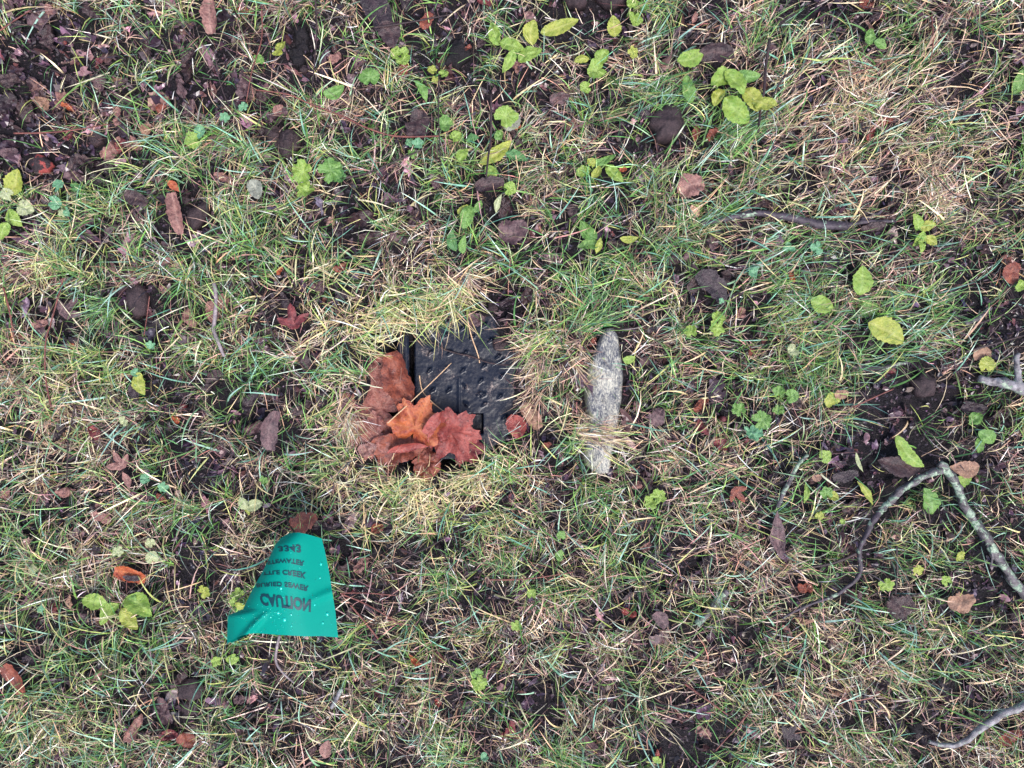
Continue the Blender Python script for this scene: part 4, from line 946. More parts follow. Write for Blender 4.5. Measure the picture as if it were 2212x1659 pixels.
stick([(990, 575), (1000, 600), (1010, 625)], 7, 5, m_bark, 'short flat grey-blue bark piece above the black lid', z=.012, wob=.3)
stick([(805, 60), (860, 52), (906, 44), (980, 30)], 2.2, 1.4, m_twig, 'dark twig beside the large torn leaf at the top', z=.03)
stick([(740, 386), (800, 372), (850, 350), (940, 312)], 2.4, 1.6, m_twig, 'dark twig rising right from the lobed weed towards centre', z=.026)
stick([(1230, 345), (1262, 318), (1305, 282)], 1.3, 1.0, m_twig_red, 'thin red-brown stem rising right toward the largest clod', z=.034)
stick([(1840, 160), (1880, 146), (1925, 128)], 1.3, 1.0, m_twig_red, 'thin red stem in pale straw at the top right', z=.034)
stick([(2012, 30), (2016, 90), (2008, 140)], 1.6, 1.1, m_twig_red, 'thin upright red-brown stem near the top right corner', z=.034)
stick([(2020, 380), (2060, 420), (2100, 430)], 1.4, 1.1, m_twig, 'thin dark twig in the bright straw clump at right', z=.03)
stick([(1745, 330), (1770, 345), (1790, 372)], 2, 1.4, m_twig, 'small dark twig in combed grass right of the spotted weed', z=.022)

# ------------------------------------------------------------------ the marker flag
FS = .16930   # one unit of the flag close-up in picture units
def fu(X_, Y_): return 476.5 + X_ * FS, 1131.8 + Y_ * FS
def fz(X_, Y_):
    z = .205 + .016 * math.sin((X_ - Y_ * .3) / 380.0) - .014 * sstep(900, 1500, X_ + .1 * Y_)
    dl_ = X_ - np.interp(Y_, [110, 260, 560, 850, 1090, 1165, 1540], [860, 700, 560, 400, 285, 90, 80])
    z -= .035 * math.exp(-max(dl_, 0) / 90.0)                                  # left side rolls under
    z += .012 * math.exp(-((X_ - 330 + (Y_ - 1400) * .9) / 55.0) ** 2) * sstep(1080, 1300, Y_)    # crease in the lower left flap
    z += .005 * math.exp(-((Y_ - 980 + (X_ - 1160) * .42) / 60.0) ** 2) * sstep(900, 1300, X_)
    return float(z)
rowsY = [0, .10, .14, .19, .225, .245, .27, .30, .36, .42, .48, .54, .60, .66, .72, .78, .84, .90, .95, 1]
Lk = [(0, 80, 1540), (.14, 87, 1340), (.245, 95, 1165), (.27, 190, 1128), (.30, 285, 1090), (.45, 400, 850), (.65, 560, 560), (.85, 700, 262), (.95, 765, 185), (1, 800, 160)]
Rk = [(0, 1500, 1450), (.30, 1464, 1110), (.45, 1430, 900), (.65, 1385, 610), (.85, 1328, 330), (1, 1290, 185)]
def ip(K, t_, c): return float(np.interp(t_, [k[0] for k in K], [k[c] for k in K]))
ts = np.linspace(0, 1, 61); ss = np.linspace(0, 1, 61)
fv, ff_ = [], []
for t_ in ts:
    for s_ in ss:
        X_ = ip(Lk, t_, 1) * (1 - s_) + ip(Rk, t_, 1) * s_
        Y_ = ip(Lk, t_, 2) * (1 - s_) + ip(Rk, t_, 2) * s_
        bot = float(np.interp(s_, [0, .06, .13, .21, .28, .45, .7, .85, 1], [0, -62, -100, -121, -120, -85, -42, -32, 0]))
        top = float(np.interp(s_, [0, .12, .25, .4, .6, 1], [0, -40, -56, -62, -48, 0]))
        Y_ += bot * max(0, 1 - t_ / .22) + top * max(0, (t_ - .8) / .2)
        u, v = fu(X_, Y_); fv.append(P(u, v, fz(X_, Y_)))
for i in range(60):
    for j in range(60):
        a = i * 61 + j; ff_.append((a, a + 1, a + 62, a + 61))
fb = np.array(P(648, 1106, .01))
flag = empty('marker_flag', tuple(fb)); tag(flag, 'teal plastic marker flag printed CAUTION BURIED SEWER, with water drops', 'marker flag')
sheet = mesh_from('flag_sheet', [np.array(q) - fb for q in fv], ff_, m_flag, flag)
# folded-under tuck in the lower left flap
tk = [(110, 1500), (175, 1425), (260, 1398), (385, 1396), (300, 1440), (220, 1478), (140, 1520)]
tv = []
for i in range(2):
    for (X_, Y_) in tk: u, v = fu(X_, Y_); tv.append(np.array(P(u, v, fz(X_, Y_) - .012 - i * .0006)) - fb)
n_ = len(tk); tf = [tuple(range(n_)), tuple(range(2 * n_ - 1, n_ - 1, -1))] + [(i, (i + 1) % n_, n_ + (i + 1) % n_, n_ + i) for i in range(n_)]
mesh_from('folded_tuck', tv, tf, m_flag, flag, smooth=False)
# lettering: read through the film, so flipped top to bottom
def text_line(txt, TL, TR, BL, BR, bulge, bold=.034):
    c = bpy.data.curves.new('lettering', 'FONT'); c.body = txt; c.size = 1; c.offset = bold; c.resolution_u = 3; c.space_character = 1.02
    o = bpy.data.objects.new('lettering', c); col.objects.link(o)
    dg = bpy.context.evaluated_depsgraph_get(); dg.update()
    me = bpy.data.meshes.new_from_object(o.evaluated_get(dg)); bpy.data.objects.remove(o)
    bm = bmesh.new(); bm.from_mesh(me); bmesh.ops.triangulate(bm, faces=bm.faces[:])
    bmesh.ops.subdivide_edges(bm, edges=[e for e in bm.edges if e.calc_length() > .3], cuts=2)
    bmesh.ops.triangulate(bm, faces=bm.faces[:])
    xs_ = [v.co.x for v in bm.verts]; ys_ = [v.co.y for v in bm.verts]
    x0, x1, y0, y1 = min(xs_), max(xs_), min(ys_), max(ys_)
    for v in bm.verts:
        a = (v.co.x - x0) / (x1 - x0); b2 = (v.co.y - y0) / (y1 - y0)
        X_ = (TL[0] * (1 - a) + TR[0] * a) * (1 - b2) + (BL[0] * (1 - a) + BR[0] * a) * b2
        Y_ = (TL[1] * (1 - a) + TR[1] * a) * (1 - b2) + (BL[1] * (1 - a) + BR[1] * a) * b2 + bulge * math.sin(math.pi * a)
        u, q = fu(X_, Y_); v.co = np.array(P(u, q, fz(X_, Y_) + .0008)) - fb
    bm.to_mesh(me); bm.free()
    me.materials.clear(); me.materials.append(m_ink); me.name = 'lettering'
    o = bpy.data.objects.new('lettering', me); col.objects.link(o); o.parent = flag
    o['label'] = 'dark printed line reading ' + txt
text_line('3343', (724, 290), (1022, 262), (742, 352), (1030, 372), -8)
text_line('STEWATER', (592, 478), (1070, 474), (600, 522), (1066, 545), -34)
text_line('TTLE CREEK', (528, 618), (1090, 618), (538, 655), (1090, 706), -30)
text_line('BURIED SEWER', (452, 762), (1125, 792), (462, 812), (1120, 868), -38)
text_line('CAUTION', (486, 880), (1155, 962), (520, 1042), (1150, 1128), -6, .05)
# droplets
dv, df = [], []
rr = random.Random(5)
spots = [(770, 822, 20), (735, 1135, 20), (815, 1222, 24), (900, 1158, 14), (1360, 1150, 22), (1280, 512, 20), (1200, 1030, 16), (1305, 1265, 16), (905, 1302, 12), (1265, 690, 12), (640, 1190, 12), (560, 1180, 12)]
for _ in range(80):
    spots.append((rr.gauss(560, 170), rr.gauss(1180, 110), rr.uniform(3, 7)))
for _ in range(30):
    spots.append((rr.uniform(700, 1440), rr.uniform(180, 1380), rr.uniform(3, 8)))
for (X_, Y_, r_) in spots:
    Lx = float(np.interp(Y_, [160, 260, 560, 850, 1090, 1165, 1540], [800, 700, 560, 400, 285, 95, 80])) + 30
    Rx = float(np.interp(Y_, [185, 610, 1110, 1450], [1290, 1385, 1464, 1500])) - 30
    if not (Lx < X_ < Rx) or Y_ > 1380: continue
    b0 = len(dv); u, v = fu(X_, Y_); c0 = np.array(P(u, v, fz(X_, Y_))); rm = r_ * FS * S * .8
    for k in range(3):
        a_ = k / 3 * math.pi / 2
        for j in range(8):
            dv.append(c0 + np.array((math.cos(j * .785) * math.cos(a_) * rm, math.sin(j * .785) * math.cos(a_) * rm * 1.3, math.sin(a_) * rm * .5 + .0004)) - fb)
    dv.append(c0 + np.array((0, 0, rm * .5 + .0004)) - fb)
    for k in range(2):
        for j in range(8): df.append((b0 + k * 8 + j, b0 + k * 8 + (j + 1) % 8, b0 + k * 8 + 8 + (j + 1) % 8, b0 + k * 8 + 8 + j))
    for j in range(8): df.append((b0 + 16 + j, b0 + 16 + (j + 1) % 8, b0 + 24))
dr = mesh_from('water_droplets', dv, df, m_drop, flag); dr['kind'] = 'stuff'
wp = [np.array(P(622, 1106, .0)), np.array(P(622, 1128, .10)), np.array(P(640, 1180, .165)), np.array(P(600, 1330, .155))]
vs, fs = tube('x', wp, .0016, .0016, m_wire, None, 7, 0)
mesh_from('wire_stake', [v - fb for v in vs], fs, m_wire, flag)

# ------------------------------------------------------------------ grass, straw, litter and crumbs (uncountable)
GW, GH = 1106, 830      # keep map at 2 picture units per cell
keepmap = np.ones((GW, GH), np.float32)
UU, VV = np.meshgrid(np.arange(GW) * 2.0, np.arange(GH) * 2.0, indexing='ij')
for (u, v, r, k) in hero:
    i0, i1 = max(int((u - r * 1.3) / 2), 0), min(int((u + r * 1.3) / 2) + 1, GW); j0, j1 = max(int((v - r * 1.3) / 2), 0), min(int((v + r * 1.3) / 2) + 1, GH)
    if i1 <= i0 or j1 <= j0: continue
    d = np.hypot(UU[i0:i1, j0:j1] - u, VV[i0:i1, j0:j1] - v)
    keepmap[i0:i1, j0:j1] = np.minimum(keepmap[i0:i1, j0:j1], k + (1 - k) * sstep(r * .85, r * 1.2, d))
def thick_line(pts, w_, k):
    for (a, b_), (c_, d_) in zip(pts[:-1], pts[1:]):
        n = int(math.hypot(c_ - a, d_ - b_) / 4) + 1
        for i in range(n):
            u = a + (c_ - a) * i / n; v = b_ + (d_ - b_) * i / n
            i0, i1 = max(int((u - w_) / 2), 0), min(int((u + w_) / 2) + 1, GW); j0, j1 = max(int((v - w_) / 2), 0), min(int((v + w_) / 2) + 1, GH)
            if i1 > i0 and j1 > j0: keepmap[i0:i1, j0:j1] = np.minimum(keepmap[i0:i1, j0:j1], k)
thick_line([(2212, 1290), (2150, 1196), (2098, 1120), (2066, 1048), (2030, 1000), (1975, 1038), (1902, 1104), (1874, 1150), (1856, 1202), (1848, 1252), (1800, 1290)], 12, .12)
thick_line([(2212, 1520), (2135, 1560), (2090, 1600), (2006, 1602)], 10, .12)
thick_line([(2212, 840), (2116, 818)], 12, .1)
thick_line([(1550, 476), (1640, 459), (1720, 474), (1830, 488)], 10, .6)
xx = (UU - CX) * S; yy = (CY - VV) * S
pd = poly_sd(pit, xx, yy); keepmap = np.where(pd < .0, np.minimum(keepmap, .05), np.where(pd < .012, np.minimum(keepmap, .55), keepmap))
sd_ = poly_sd(stone_pts, xx, yy); band = (VV > 893) & (VV < 952)
keepmap = np.where((sd_ < .002) & ~band, np.minimum(keepmap, .05), keepmap)
fm = [fu(*q) for q in [(80, 1540), (95, 1160), (285, 1090), (700, 262), (900, 115), (1290, 185), (1500, 1450)]]

def keep_at(x, y, z):
    k = H / (H - z); u = x * k / S + CX; v = CY - y * k / S
    i = np.clip((u / 2).astype(int), 0, GW - 1); j = np.clip((v / 2).astype(int), 0, GH - 1)
    return np.where((u < 0) | (u > 2212) | (v < 0) | (v > 1659), 1.0, keepmap[i, j])

def strands(x, y, az, L, w_, t0, t1, seg, tw, cbase, ctip, bendz, z0=0.0, obey=1.0):
    """build ribbons; returns verts, quads, colours"""
    n = len(x)
    p_ = np.stack([x, y, ground_h(x, y) + z0], -1)
    pts = [p_]; a = az.copy(); cur = p_
    dl = L / seg
    for k in range(seg):
        tt = t0 + (t1 - t0) * ((k + .5) / seg)
        a = a + bendz / seg
        cur = cur + np.stack([np.sin(tt) * np.cos(a), np.sin(tt) * np.sin(a), np.cos(tt)], -1) * dl[:, None]
        gz = ground_h(cur[:, 0], cur[:, 1]) + .002 + z0 * .5
        gz = np.maximum(gz, -.02)
        cur = cur.copy(); cur[:, 2] = np.maximum(cur[:, 2], gz)
        pts.append(cur)
    mid = pts[seg // 2 + 0]; q3 = pts[(3 * seg) // 4]; tip = pts[-1]
    r = rng.random(n)
    k4 = np.stack([keep_at(*mid.T), keep_at(*tip.T), keep_at(*q3.T), keep_at(*p_.T)])
    kk = .45 * k4.min(0) + .55 * k4.mean(0)
    kk = 1 - (1 - kk) * obey
    ok = r < kk
    pts = [q[ok] for q in pts]; L = L[ok]; w_ = w_[ok]; a0 = az[ok]; tw = tw[ok]; cb = cbase[ok]; ct = ctip[ok]; n = len(L)
    V = np.zeros((n, seg + 1, 2, 3)); C = np.zeros((n, seg + 1, 2, 3))
    for k in range(seg + 1):
        d = pts[min(k + 1, seg)] - pts[max(k - 1, 0)]; d /= np.linalg.norm(d, axis=1)[:, None] + 1e-9
        h = np.stack([-d[:, 1], d[:, 0], np.zeros(n)], -1); h /= np.linalg.norm(h, axis=1)[:, None] + 1e-9
        nn = np.cross(d, h)
        s = h * np.cos(tw)[:, None] + nn * np.sin(tw)[:, None]
        f = k / seg
        wd = w_ * (1 - f ** 2.2) * .5 + w_ * .04
        if k == 0: wd = w_ * .35
        V[:, k, 0] = pts[k] - s * wd[:, None]; V[:, k, 1] = pts[k] + s * wd[:, None]
        m = f ** 1.3
        C[:, k, :] = (cb * (1 - m) + ct * m)[:, None, :]
    base = (np.arange(n) * (seg + 1) * 2)[:, None]
    k = np.arange(seg)[None, :] * 2
    Q = np.stack([base + k, base + k + 1, base + k + 3, base + k + 2], -1).reshape(-1, 4)
    return V.reshape(-1, 3), Q, C.reshape(-1, 3)

def pick(cols, n, jit=.16):
    c = np.array([lin(q) for q in cols])[rng.integers(0, len(cols), n)]
    k = np.exp(rng.normal(0, jit, (n, 1))) * np.exp(rng.normal(0, jit * .35, (n, 3)))
    return np.clip(c * k, .003, .85)
STRAW = [(194, 170, 134), (214, 194, 162), (178, 152, 122), (160, 132, 114), (138, 112, 100), (200, 164, 138), (114, 90, 84), (234, 222, 200), (186, 164, 136), (98, 76, 72), (170, 134, 120)]
STRAWY = [(206, 188, 148), (204, 186, 134), (226, 212, 172), (190, 170, 124), (200, 194, 146)]
GREEN = [(84, 124, 58), (102, 140, 68), (64, 102, 50), (118, 154, 80), (84, 134, 78), (128, 160, 90), (52, 86, 42), (100, 134, 72), (74, 116, 64), (48, 80, 44)]
YG = [(154, 164, 90), (172, 178, 108), (140, 154, 80), (182, 184, 118)]
BLUEG = [(104, 154, 130), (128, 166, 146), (92, 134, 112), (146, 180, 160), (112, 146, 112)]
DARKS = [(66, 50, 50), (50, 38, 42), (82, 62, 60), (96, 74, 68), (40, 32, 36)]

# region weights in picture units: greener / straw-rich / yellowish areas
def blob(u, v, L_):
    m = np.zeros(np.shape(u))
    for (a, b_, ra, rb_, s) in L_: m = np.maximum(m, s * (1 - sstep(.4, 1.2, np.hypot((u - a) / ra, (v - b_) / rb_))))
    return m
GREENER = [(150, 1420, 260, 260, .9), (60, 760, 220, 190, .6), (330, 560, 260, 120, .6), (420, 330, 240, 90, .7), (420, 40, 200, 80, .6), (60, 1200, 120, 160, .7), (1300, 480, 400, 130, .5), (1800, 720, 260, 110, .6),
           (1450, 640, 220, 70, .5), (250, 700, 120, 120, .4), (1650, 820, 160, 60, .5), (640, 520, 240, 100, .4), (1330, 1360, 150, 120, .2)]
STRAWR = [(60, 870, 100, 110, .9), (110, 980, 120, 110, .8), (230, 1220, 130, 110, .8), (1760, 230, 300, 130, .7), (1900, 380, 260, 110, .8), (2020, 440, 70, 60, 1), (1650, 440, 240, 70, .5),
          (1150, 1380, 240, 120, .7), (1700, 1480, 500, 170, .6), (1330, 930, 80, 60, 1), (1600, 1230, 200, 130, .5), (1250, 270, 200, 100, .5), (1380, 160, 130, 100, .4), (2080, 1520, 160, 120, .6),
          (1480, 1010, 100, 120, .5), (780, 880, 40, 120, .7), (1150, 800, 40, 120, .8), (1230, 830, 50, 80, .6), (600, 400, 160, 80, .4), (860, 1520, 200, 120, .5)]
YELL = [(930, 1060, 210, 70, 1.0), (960, 1120, 190, 60, .6), (850, 680, 140, 60, .8), (960, 640, 110, 70, .7), (700, 700, 100, 80, .5), (560, 1150, 100, 60, .5), (130, 560, 160, 50, .5), (780, 1040, 100, 60, .7),
        (100, 620, 120, 60, .4), (1060, 1090, 120, 60, .5), (180, 800, 120, 80, .3), (60, 1560, 160, 90, .4)]

def field(n, hx=1.05, hy=.86):
    x = rng.uniform(-hx, hx, n); y = rng.uniform(-hy, hy, n)
    return x, y, x / S + CX, CY - y / S

parts = []
def flow(u, v):
    """prevailing lean of the grass (radians) and how strongly it is combed"""
    a = R(25) * np.ones(np.shape(u)); s = np.zeros(np.shape(u))
    right = sstep(1250, 1700, u); a = np.where(v > 1150, R(-28), a)
    a = np.where((v > 900) & (v <= 1150), R(0) + (1150 - v) / 250 * R(25), a)
    s = right * .8
    n_ = (N1.fbm(u / 130, v / 130, 2) - .5) * 3.2
    return a + n_ * (1 - .5 * right), s
def azim(u, v, n):
    a, s = flow(u, v)
    flip = np.where(rng.random(n) < .5, math.pi, 0)
    combed = a + flip + rng.normal(0, .45, n)
    return np.where(rng.random(n) < .35 + .5 * s, combed, rng.uniform(0, 2 * math.pi, n))

def layer(n, kind):
    if kind == 'wide': x, y, u, v = field(n); taz = None
    else:
        per = 16 if kind == 'green' else 11
        m_ = n // per
        cx_, cy_, cu, cv = field(m_)
        x = np.repeat(cx_, per) + rng.normal(0, .0065 if kind == 'green' else .010, m_ * per); y = np.repeat(cy_, per) + rng.normal(0, .0065 if kind == 'green' else .008, m_ * per)
        n = len(x); u = x / S + CX; v = CY - y / S
        taz = np.repeat(azim(cu, cv, m_), per) + rng.normal(0, .55 if kind == 'green' else .38, n)
        loose = rng.random(n) < .25; taz = np.where(loose, rng.uniform(0, 6.28, n), taz)
    bm_ = bare_map(x, y); gr = blob(u, v, GREENER); sr = blob(u, v, STRAWR); ye = blob(u, v, YELL)
    patch = N2.fbm(u / 55 + 9, v / 55 + 9, 3); tuft = N3.fbm(u / 16 + 3, v / 16 + 3, 2)
    if kind == 'thatch':
        pr = np.clip(.52 + 1.9 * (patch - .5) + .5 * sr + .35 * ye - .1 * gr, .08, 1) * (1 - .93 * bm_)
    elif kind == 'green':
        pr = np.clip(.62 - 1.6 * (patch - .5) + .5 * gr - .25 * sr + .2 * ye + 1.2 * (tuft - .5), .05, 1) * (1 - .90 * bm_)
    elif kind == 'wide':
        pr = np.clip(.5 + .3 * sstep(1200, 1700, u) + .2 * gr, 0, 1) * (1 - .88 * bm_)
    if taz is not None:
        rk = np.repeat(rng.random(n // per), per) * .75 + rng.random(n) * .25
        ok = rk < pr
    else: ok = rng.random(n) < pr
    ok &= poly_sd(pit, x, y) > .004
    if taz is not None: taz = taz[ok]
    x, y, u, v = x[ok], y[ok], u[ok], v[ok]; gr, sr, ye = gr[ok], sr[ok], ye[ok]; n = len(x)
    az = azim(u, v, n) if taz is None else taz; r = rng.random(n)
    if kind == 'thatch':
        L = rng.uniform(.012, .046, n) * (1 + .8 * (r < .12)); wd = rng.uniform(.0006, .0017, n) * (1 + .5 * (r < .08))
        t0 = rng.uniform(.9, 1.6, n); t1 = rng.uniform(1.2, 1.75, n)
        cb = pick(STRAW, n, .32); yl = pick(STRAWY, n, .2); dk = pick(DARKS, n, .3)
        m = rng.random(n) < ye * .9; cb[m] = yl[m]
        m = rng.random(n) < .42 * (1 - .6 * sr) * (1 - ye); cb[m] = dk[m]
        ct = cb * rng.uniform(.8, 1.25, (n, 1)); z0 = rng.uniform(0, .014, n)
        parts.append(strands(x, y, az, L, wd, t0, t1, 3, rng.uniform(-1.2, 1.2, n), cb, ct, rng.normal(0, .6, n), z0, .95))
    elif kind == 'green':
        L = rng.uniform(.022, .082, n) * (.85 + .3 * gr); wd = rng.uniform(.0007, .0019, n)
        t0 = rng.uniform(.1, .9, n); t1 = rng.uniform(1.1, 1.75, n)
        cb = pick(GREEN, n, .22); y2 = pick(YG, n, .15); b2 = pick(BLUEG, n, .15); st_ = pick(STRAW, n, .2)
        q = rng.random(n)
        m = q < .12 + .30 * ye; cb[m] = y2[m]
        m = (q > .88); cb[m] = b2[m]
        m = (q > .12 + .3 * ye) & (q < .24 + .3 * ye + .1 * sr); cb[m] = st_[m]
        ct = cb * rng.uniform(.9, 1.3, (n, 1)); m = rng.random(n) < .15 + .2 * sr; ct[m] = st_[m]
        parts.append(strands(x, y, az, L, wd, t0, t1, 4, rng.uniform(-.9, .9, n), cb, ct, rng.normal(0, .5, n), 0.0, .95))
    else:
        L = rng.uniform(.035, .085, n); wd = rng.uniform(.0018, .0032, n)
        t0 = rng.uniform(.3, 1.0, n); t1 = rng.uniform(1.25, 1.7, n)
        cb = pick(BLUEG + GREEN[:3], n, .12); st_ = pick(STRAW[:3] + STRAWY, n, .15); y2 = pick(YG, n, .1)
        q = rng.random(n); m = q < .22; cb[m] = st_[m]; m = (q > .22) & (q < .30); cb[m] = y2[m]
        ct = cb * rng.uniform(1.0, 1.25, (n, 1))
        parts.append(strands(x, y, az, L, wd, t0, t1, 5, rng.uniform(-.7, .7, n), cb, ct, rng.normal(0, .35, n), .004, .97))

layer(215000, 'thatch')
straw_obj = parts; parts = []
layer(125000, 'green')
layer(5200, 'wide')

# tufts that hang over the box lid, the stone and around the leaf pile: u, v, spread, azimuth, az spread, length, n, palette, width
TUFTS = [(930, 640, 80, -70, 35, .085, 50, 'yg', .0017), (860, 660, 70, -35, 35, .075, 40, 'yg', .0016), (990, 660, 50, -85, 25, .070, 26, 'yg', .0016), (800, 690, 70, -20, 35, .075, 36, 'yg', .0017), (900, 670, 100, -60, 40, .075, 60, 'straw', .0015),
         (780, 740, 40, -15, 30, .06, 50, 'yg', .0014), (1190, 720, 45, 215, 25, .075, 60, 'mix', .0014), (1180, 800, 45, 200, 40, .06, 60, 'straw', .0011), (1160, 850, 30, 240, 30, .065, 50, 'straw', .0011),
         (1150, 760, 30, 235, 30, .06, 50, 'straw', .0011), (1000, 1040, 100, 80, 50, .04, 110, 'ye', .0012), (880, 1050, 100, 95, 50, .036, 120, 'ye', .0012), (780, 1020, 60, 60, 50, .04, 70, 'ye', .0012),
         (762, 900, 30, -60, 30, .055, 130, 'straw', .0012), (1100, 1010, 50, 150, 40, .055, 70, 'mix', .0014), (1250, 935, 26, -8, 12, .07, 150, 'straw', .0012), (1262, 905, 20, -15, 12, .055, 90, 'straw', .0011),
         (1268, 940, 18, -22, 14, .09, 30, 'yg', .0015), (1240, 780, 30, -60, 30, .055, 80, 'straw', .0011), (1255, 700, 50, 20, 25, .08, 50, 'green', .0018), (1290, 690, 40, 60, 50, .05, 40, 'green', .0015),
         (2020, 430, 40, 0, 180, .035, 260, 'straw', .0013), (1800, 240, 160, 28, 22, .045, 150, 'tanny', .0013), (1950, 190, 150, 35, 22, .045, 110, 'tanny', .0013), (1760, 330, 150, 24, 22, .045, 120, 'tanny', .0013), (2000, 320, 150, 24, 22, .045, 110, 'tanny', .0013), (1570, 290, 60, 38, 15, .06, 200, 'green', .0011),
         (1420, 240, 70, 30, 30, .055, 180, 'green', .0011), (1700, 560, 140, 20, 25, .05, 300, 'green', .0012), (560, 780, 60, 60, 180, .05, 140, 'green', .0012), (240, 665, 40, -140, 30, .05, 110, 'green', .0010),
         (690, 900, 60, 60, 25, .055, 90, 'mix', .0013), (1000, 600, 40, -40, 30, .055, 70, 'straw', .0016), (1850, 700, 160, 18, 18, .06, 220, 'green', .0013), (700, 600, 80, 10, 40, .06, 120, 'yg', .0013)]
for (u0, v0, sp, az0, azs, Lm, n, pal, wm) in TUFTS:
    u = rng.normal(u0, sp * .5, n); v = rng.normal(v0, sp * .4, n); x = (u - CX) * S; y = (CY - v) * S
    ok = poly_sd(pit, x, y) > .003; x, y = x[ok], y[ok]; n = len(x)
    if not n: continue
    az = R(az0) + rng.normal(0, R(azs), n); L = Lm * rng.uniform(.5, 1.2, n); wd = wm * rng.uniform(.6, 1.4, n)
    C_ = dict(tanny=STRAW[2:6] + STRAW[:1], yg=YG + STRAWY + STRAWY + GREEN[:4] + BLUEG[:1], straw=STRAW[:8], ye=STRAWY + STRAW[:3] + YG[:1], green=GREEN + BLUEG[:2], mix=STRAW[:4] + GREEN[:4] + YG[:2])[pal]
    cb = pick(C_, n, .18); ct = cb * rng.uniform(.9, 1.25, (n, 1))
    parts.append(strands(x, y, az, L, wd, rng.uniform(.5, 1.1, n), rng.uniform(1.3, 1.75, n), 5, rng.uniform(-.8, .8, n), cb, ct, rng.normal(0, .35, n), .004, .55 if v0 < 1000 and u0 < 1320 and u0 > 700 else .9))

def join(ps):
    V, Q, C = [], [], []; o = 0
    for a, b_, c_ in ps: V.append(a); Q.append(b_ + o); C.append(c_); o += len(a)
    return np.vstack(V), np.vstack(Q), np.vstack(C)
V, Q, C = join(parts); C = np.clip(C * 1.15, 0, .9); gobj = big_mesh('grass', V, Q, m_grass, C)
tag(gobj, 'short green and blue-green lawn grass growing in loose tufts', 'grass', kind='stuff')
V, Q, C = join(straw_obj); C = np.clip(C * 1.15, 0, .9); sobj = big_mesh('dead_grass', V, Q, m_grass, C)
tag(sobj, 'tan dead grass clippings and thatch matted between the green blades', 'dead grass', kind='stuff')

# fine leaf litter: small curled chips, thickest where the soil is bare
def chips(n, sz, cols, pr_fn, zr, jit):
    x, y, u, v = field(n); ok = rng.random(n) < pr_fn(x, y, u, v); ok &= poly_sd(pit, x, y) > -.006
    x, y = x[ok], y[ok]; n = len(x)
    zz = ground_h(x, y) + rng.uniform(*zr, n)
    ok = rng.random(n) < keep_at(x, y, zz) ; x, y, zz = x[ok], y[ok], zz[ok]; n = len(x)
    s = rng.uniform(sz[0], sz[1], n) * np.where(rng.random(n) < .2, 1.6, 1); asp = rng.uniform(.35, .9, n); az = rng.uniform(0, 6.28, n)
    roll = rng.uniform(-1.2, 1.2, n); tx = rng.normal(0, .35, n); ty = rng.normal(0, .35, n)
    NI, NJ = (6, 5) if sz[1] > .02 else (4, 3)
    V = np.zeros((n, NI * NJ, 3)); ph = rng.uniform(0, 6, (n, 6)); cut = rng.uniform(-.5, .5, n)
    for i in range(NI):
        for j in range(NJ):
            ti = i / (NI - 1); wprof = math.sin(math.pi * (.14 + .76 * ti)) ** .6
            a = (ti - .5) * s * (1 + .32 * np.sin(ph[:, 0] + j * 2.1 * ph[:, 1])) + cut * (j / (NJ - 1) - .5) * s
            b_ = (j / (NJ - 1) - .5) * s * asp * (wprof + .35 * np.sin(ph[:, 2] + i * 1.9 * ph[:, 3]))
            c_ = (b_ ** 2) / (s * asp + 1e-6) * roll * 2.4 + a * tx + b_ * ty + .11 * s * np.sin(ph[:, 4] + i * 2.2 + j * 1.3 * ph[:, 5]) + rng.normal(0, .05, n) * s
            k = i * NJ + j
            V[:, k, 0] = x + a * np.cos(az) - b_ * np.sin(az); V[:, k, 1] = y + a * np.sin(az) + b_ * np.cos(az); V[:, k, 2] = zz + c_ + .002
    q = np.array([(i * NJ + j, i * NJ + NJ + j, i * NJ + NJ + 1 + j, i * NJ + 1 + j) for i in range(NI - 1) for j in range(NJ - 1)])
    Q = (np.arange(n) * NI * NJ)[:, None, None] + q[None]
    C = np.repeat(pick(cols, n, jit)[:, None, :], NI * NJ, 1) * rng.uniform(.8, 1.2, (n, NI * NJ, 1))
    return V.reshape(-1, 3), Q.reshape(-1, 4), C.reshape(-1, 3)
LIT = [(68, 54, 64), (54, 42, 52), (88, 70, 78), (42, 34, 44), (116, 94, 100), (38, 30, 38), (62, 46, 52), (82, 54, 54), (56, 46, 60), (46, 38, 48)]
tl = lambda u, v: (1 - sstep(250, 800, np.hypot(u - 80, (v - 180) * 1.2)))
soilp = [(1960, 850, 130, 70, 1), (1500, 1600, 110, 70, 1)]
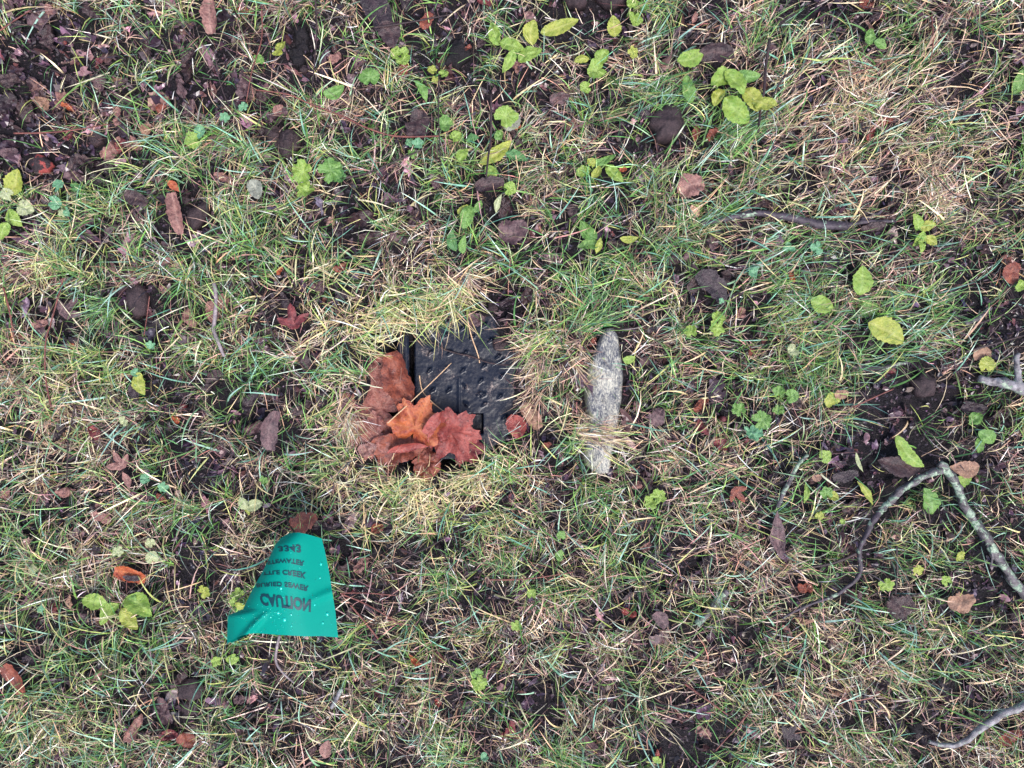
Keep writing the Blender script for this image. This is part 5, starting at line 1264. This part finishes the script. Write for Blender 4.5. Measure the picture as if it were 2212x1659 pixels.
a_ = chips(30000, (.003, .011), LIT, lambda x, y, u, v: np.clip(.25 + .75 * bare_map(x, y) + .3 * tl(u, v), 0, 1) * (1 - .5 * blob(u, v, soilp)), (0, .010), .32)
b2_ = chips(2600, (.012, .026), [(104, 84, 94), (84, 66, 76), (132, 106, 112), (70, 54, 64), (58, 46, 56), (146, 114, 114), (98, 70, 70), (48, 38, 48)], lambda x, y, u, v: np.clip(.10 + .30 * bare_map(x, y) + .85 * tl(u, v), 0, 1) * (1 - .9 * blob(u, v, soilp)), (.001, .012), .3)
jv, jq, jc = join([a_, b2_])
lo = big_mesh('leaf_litter', jv, jq, m_litter, jc)
lo.data.polygons.foreach_set('use_smooth', np.zeros(len(lo.data.polygons), bool))
tag(lo, 'broken brown and purplish dead leaf fragments between the grass', 'leaf litter', kind='stuff')
# soil crumbs as little octahedra
def crumbs(n, pr_fn):
    x, y, u, v = field(n); ok = rng.random(n) < pr_fn(x, y, u, v); x, y = x[ok], y[ok]; n = len(x)
    z = ground_h(x, y); r = rng.uniform(.0007, .0030, n)
    dirs = np.array([(1, 0, 0), (0, 1, 0), (-1, 0, 0), (0, -1, 0), (0, 0, 1), (0, 0, -1)], float)
    V = np.stack([x, y, z], -1)[:, None, :] + dirs[None] * (r[:, None, None] * rng.uniform(.6, 1.3, (n, 6, 1)))
    V += rng.normal(0, .25, (n, 6, 3)) * r[:, None, None]
    q = np.array([(4, 0, 1, 4), (4, 1, 2, 4), (4, 2, 3, 4), (4, 3, 0, 4)])
    q = np.array([(0, 1, 2, 4), (0, 4, 2, 3)])
    Q = (np.arange(n) * 6)[:, None, None] + q[None]
    C = np.repeat(pick([(32, 26, 34), (46, 37, 46), (23, 19, 26), (66, 53, 62), (84, 68, 76)], n, .35)[:, None, :], 6, 1)
    return V.reshape(-1, 3), Q.reshape(-1, 4), C.reshape(-1, 3)
c_ = crumbs(90000, lambda x, y, u, v: np.where(poly_sd(pit, x, y) < -.004, .02, np.clip(.15 + .9 * bare_map(x, y), 0, 1)))
co = big_mesh('soil_crumbs', c_[0], c_[1], m_crumb, c_[2])
tag(co, 'dark wet soil crumbs and bits on the bare patches', 'soil crumbs', kind='stuff')
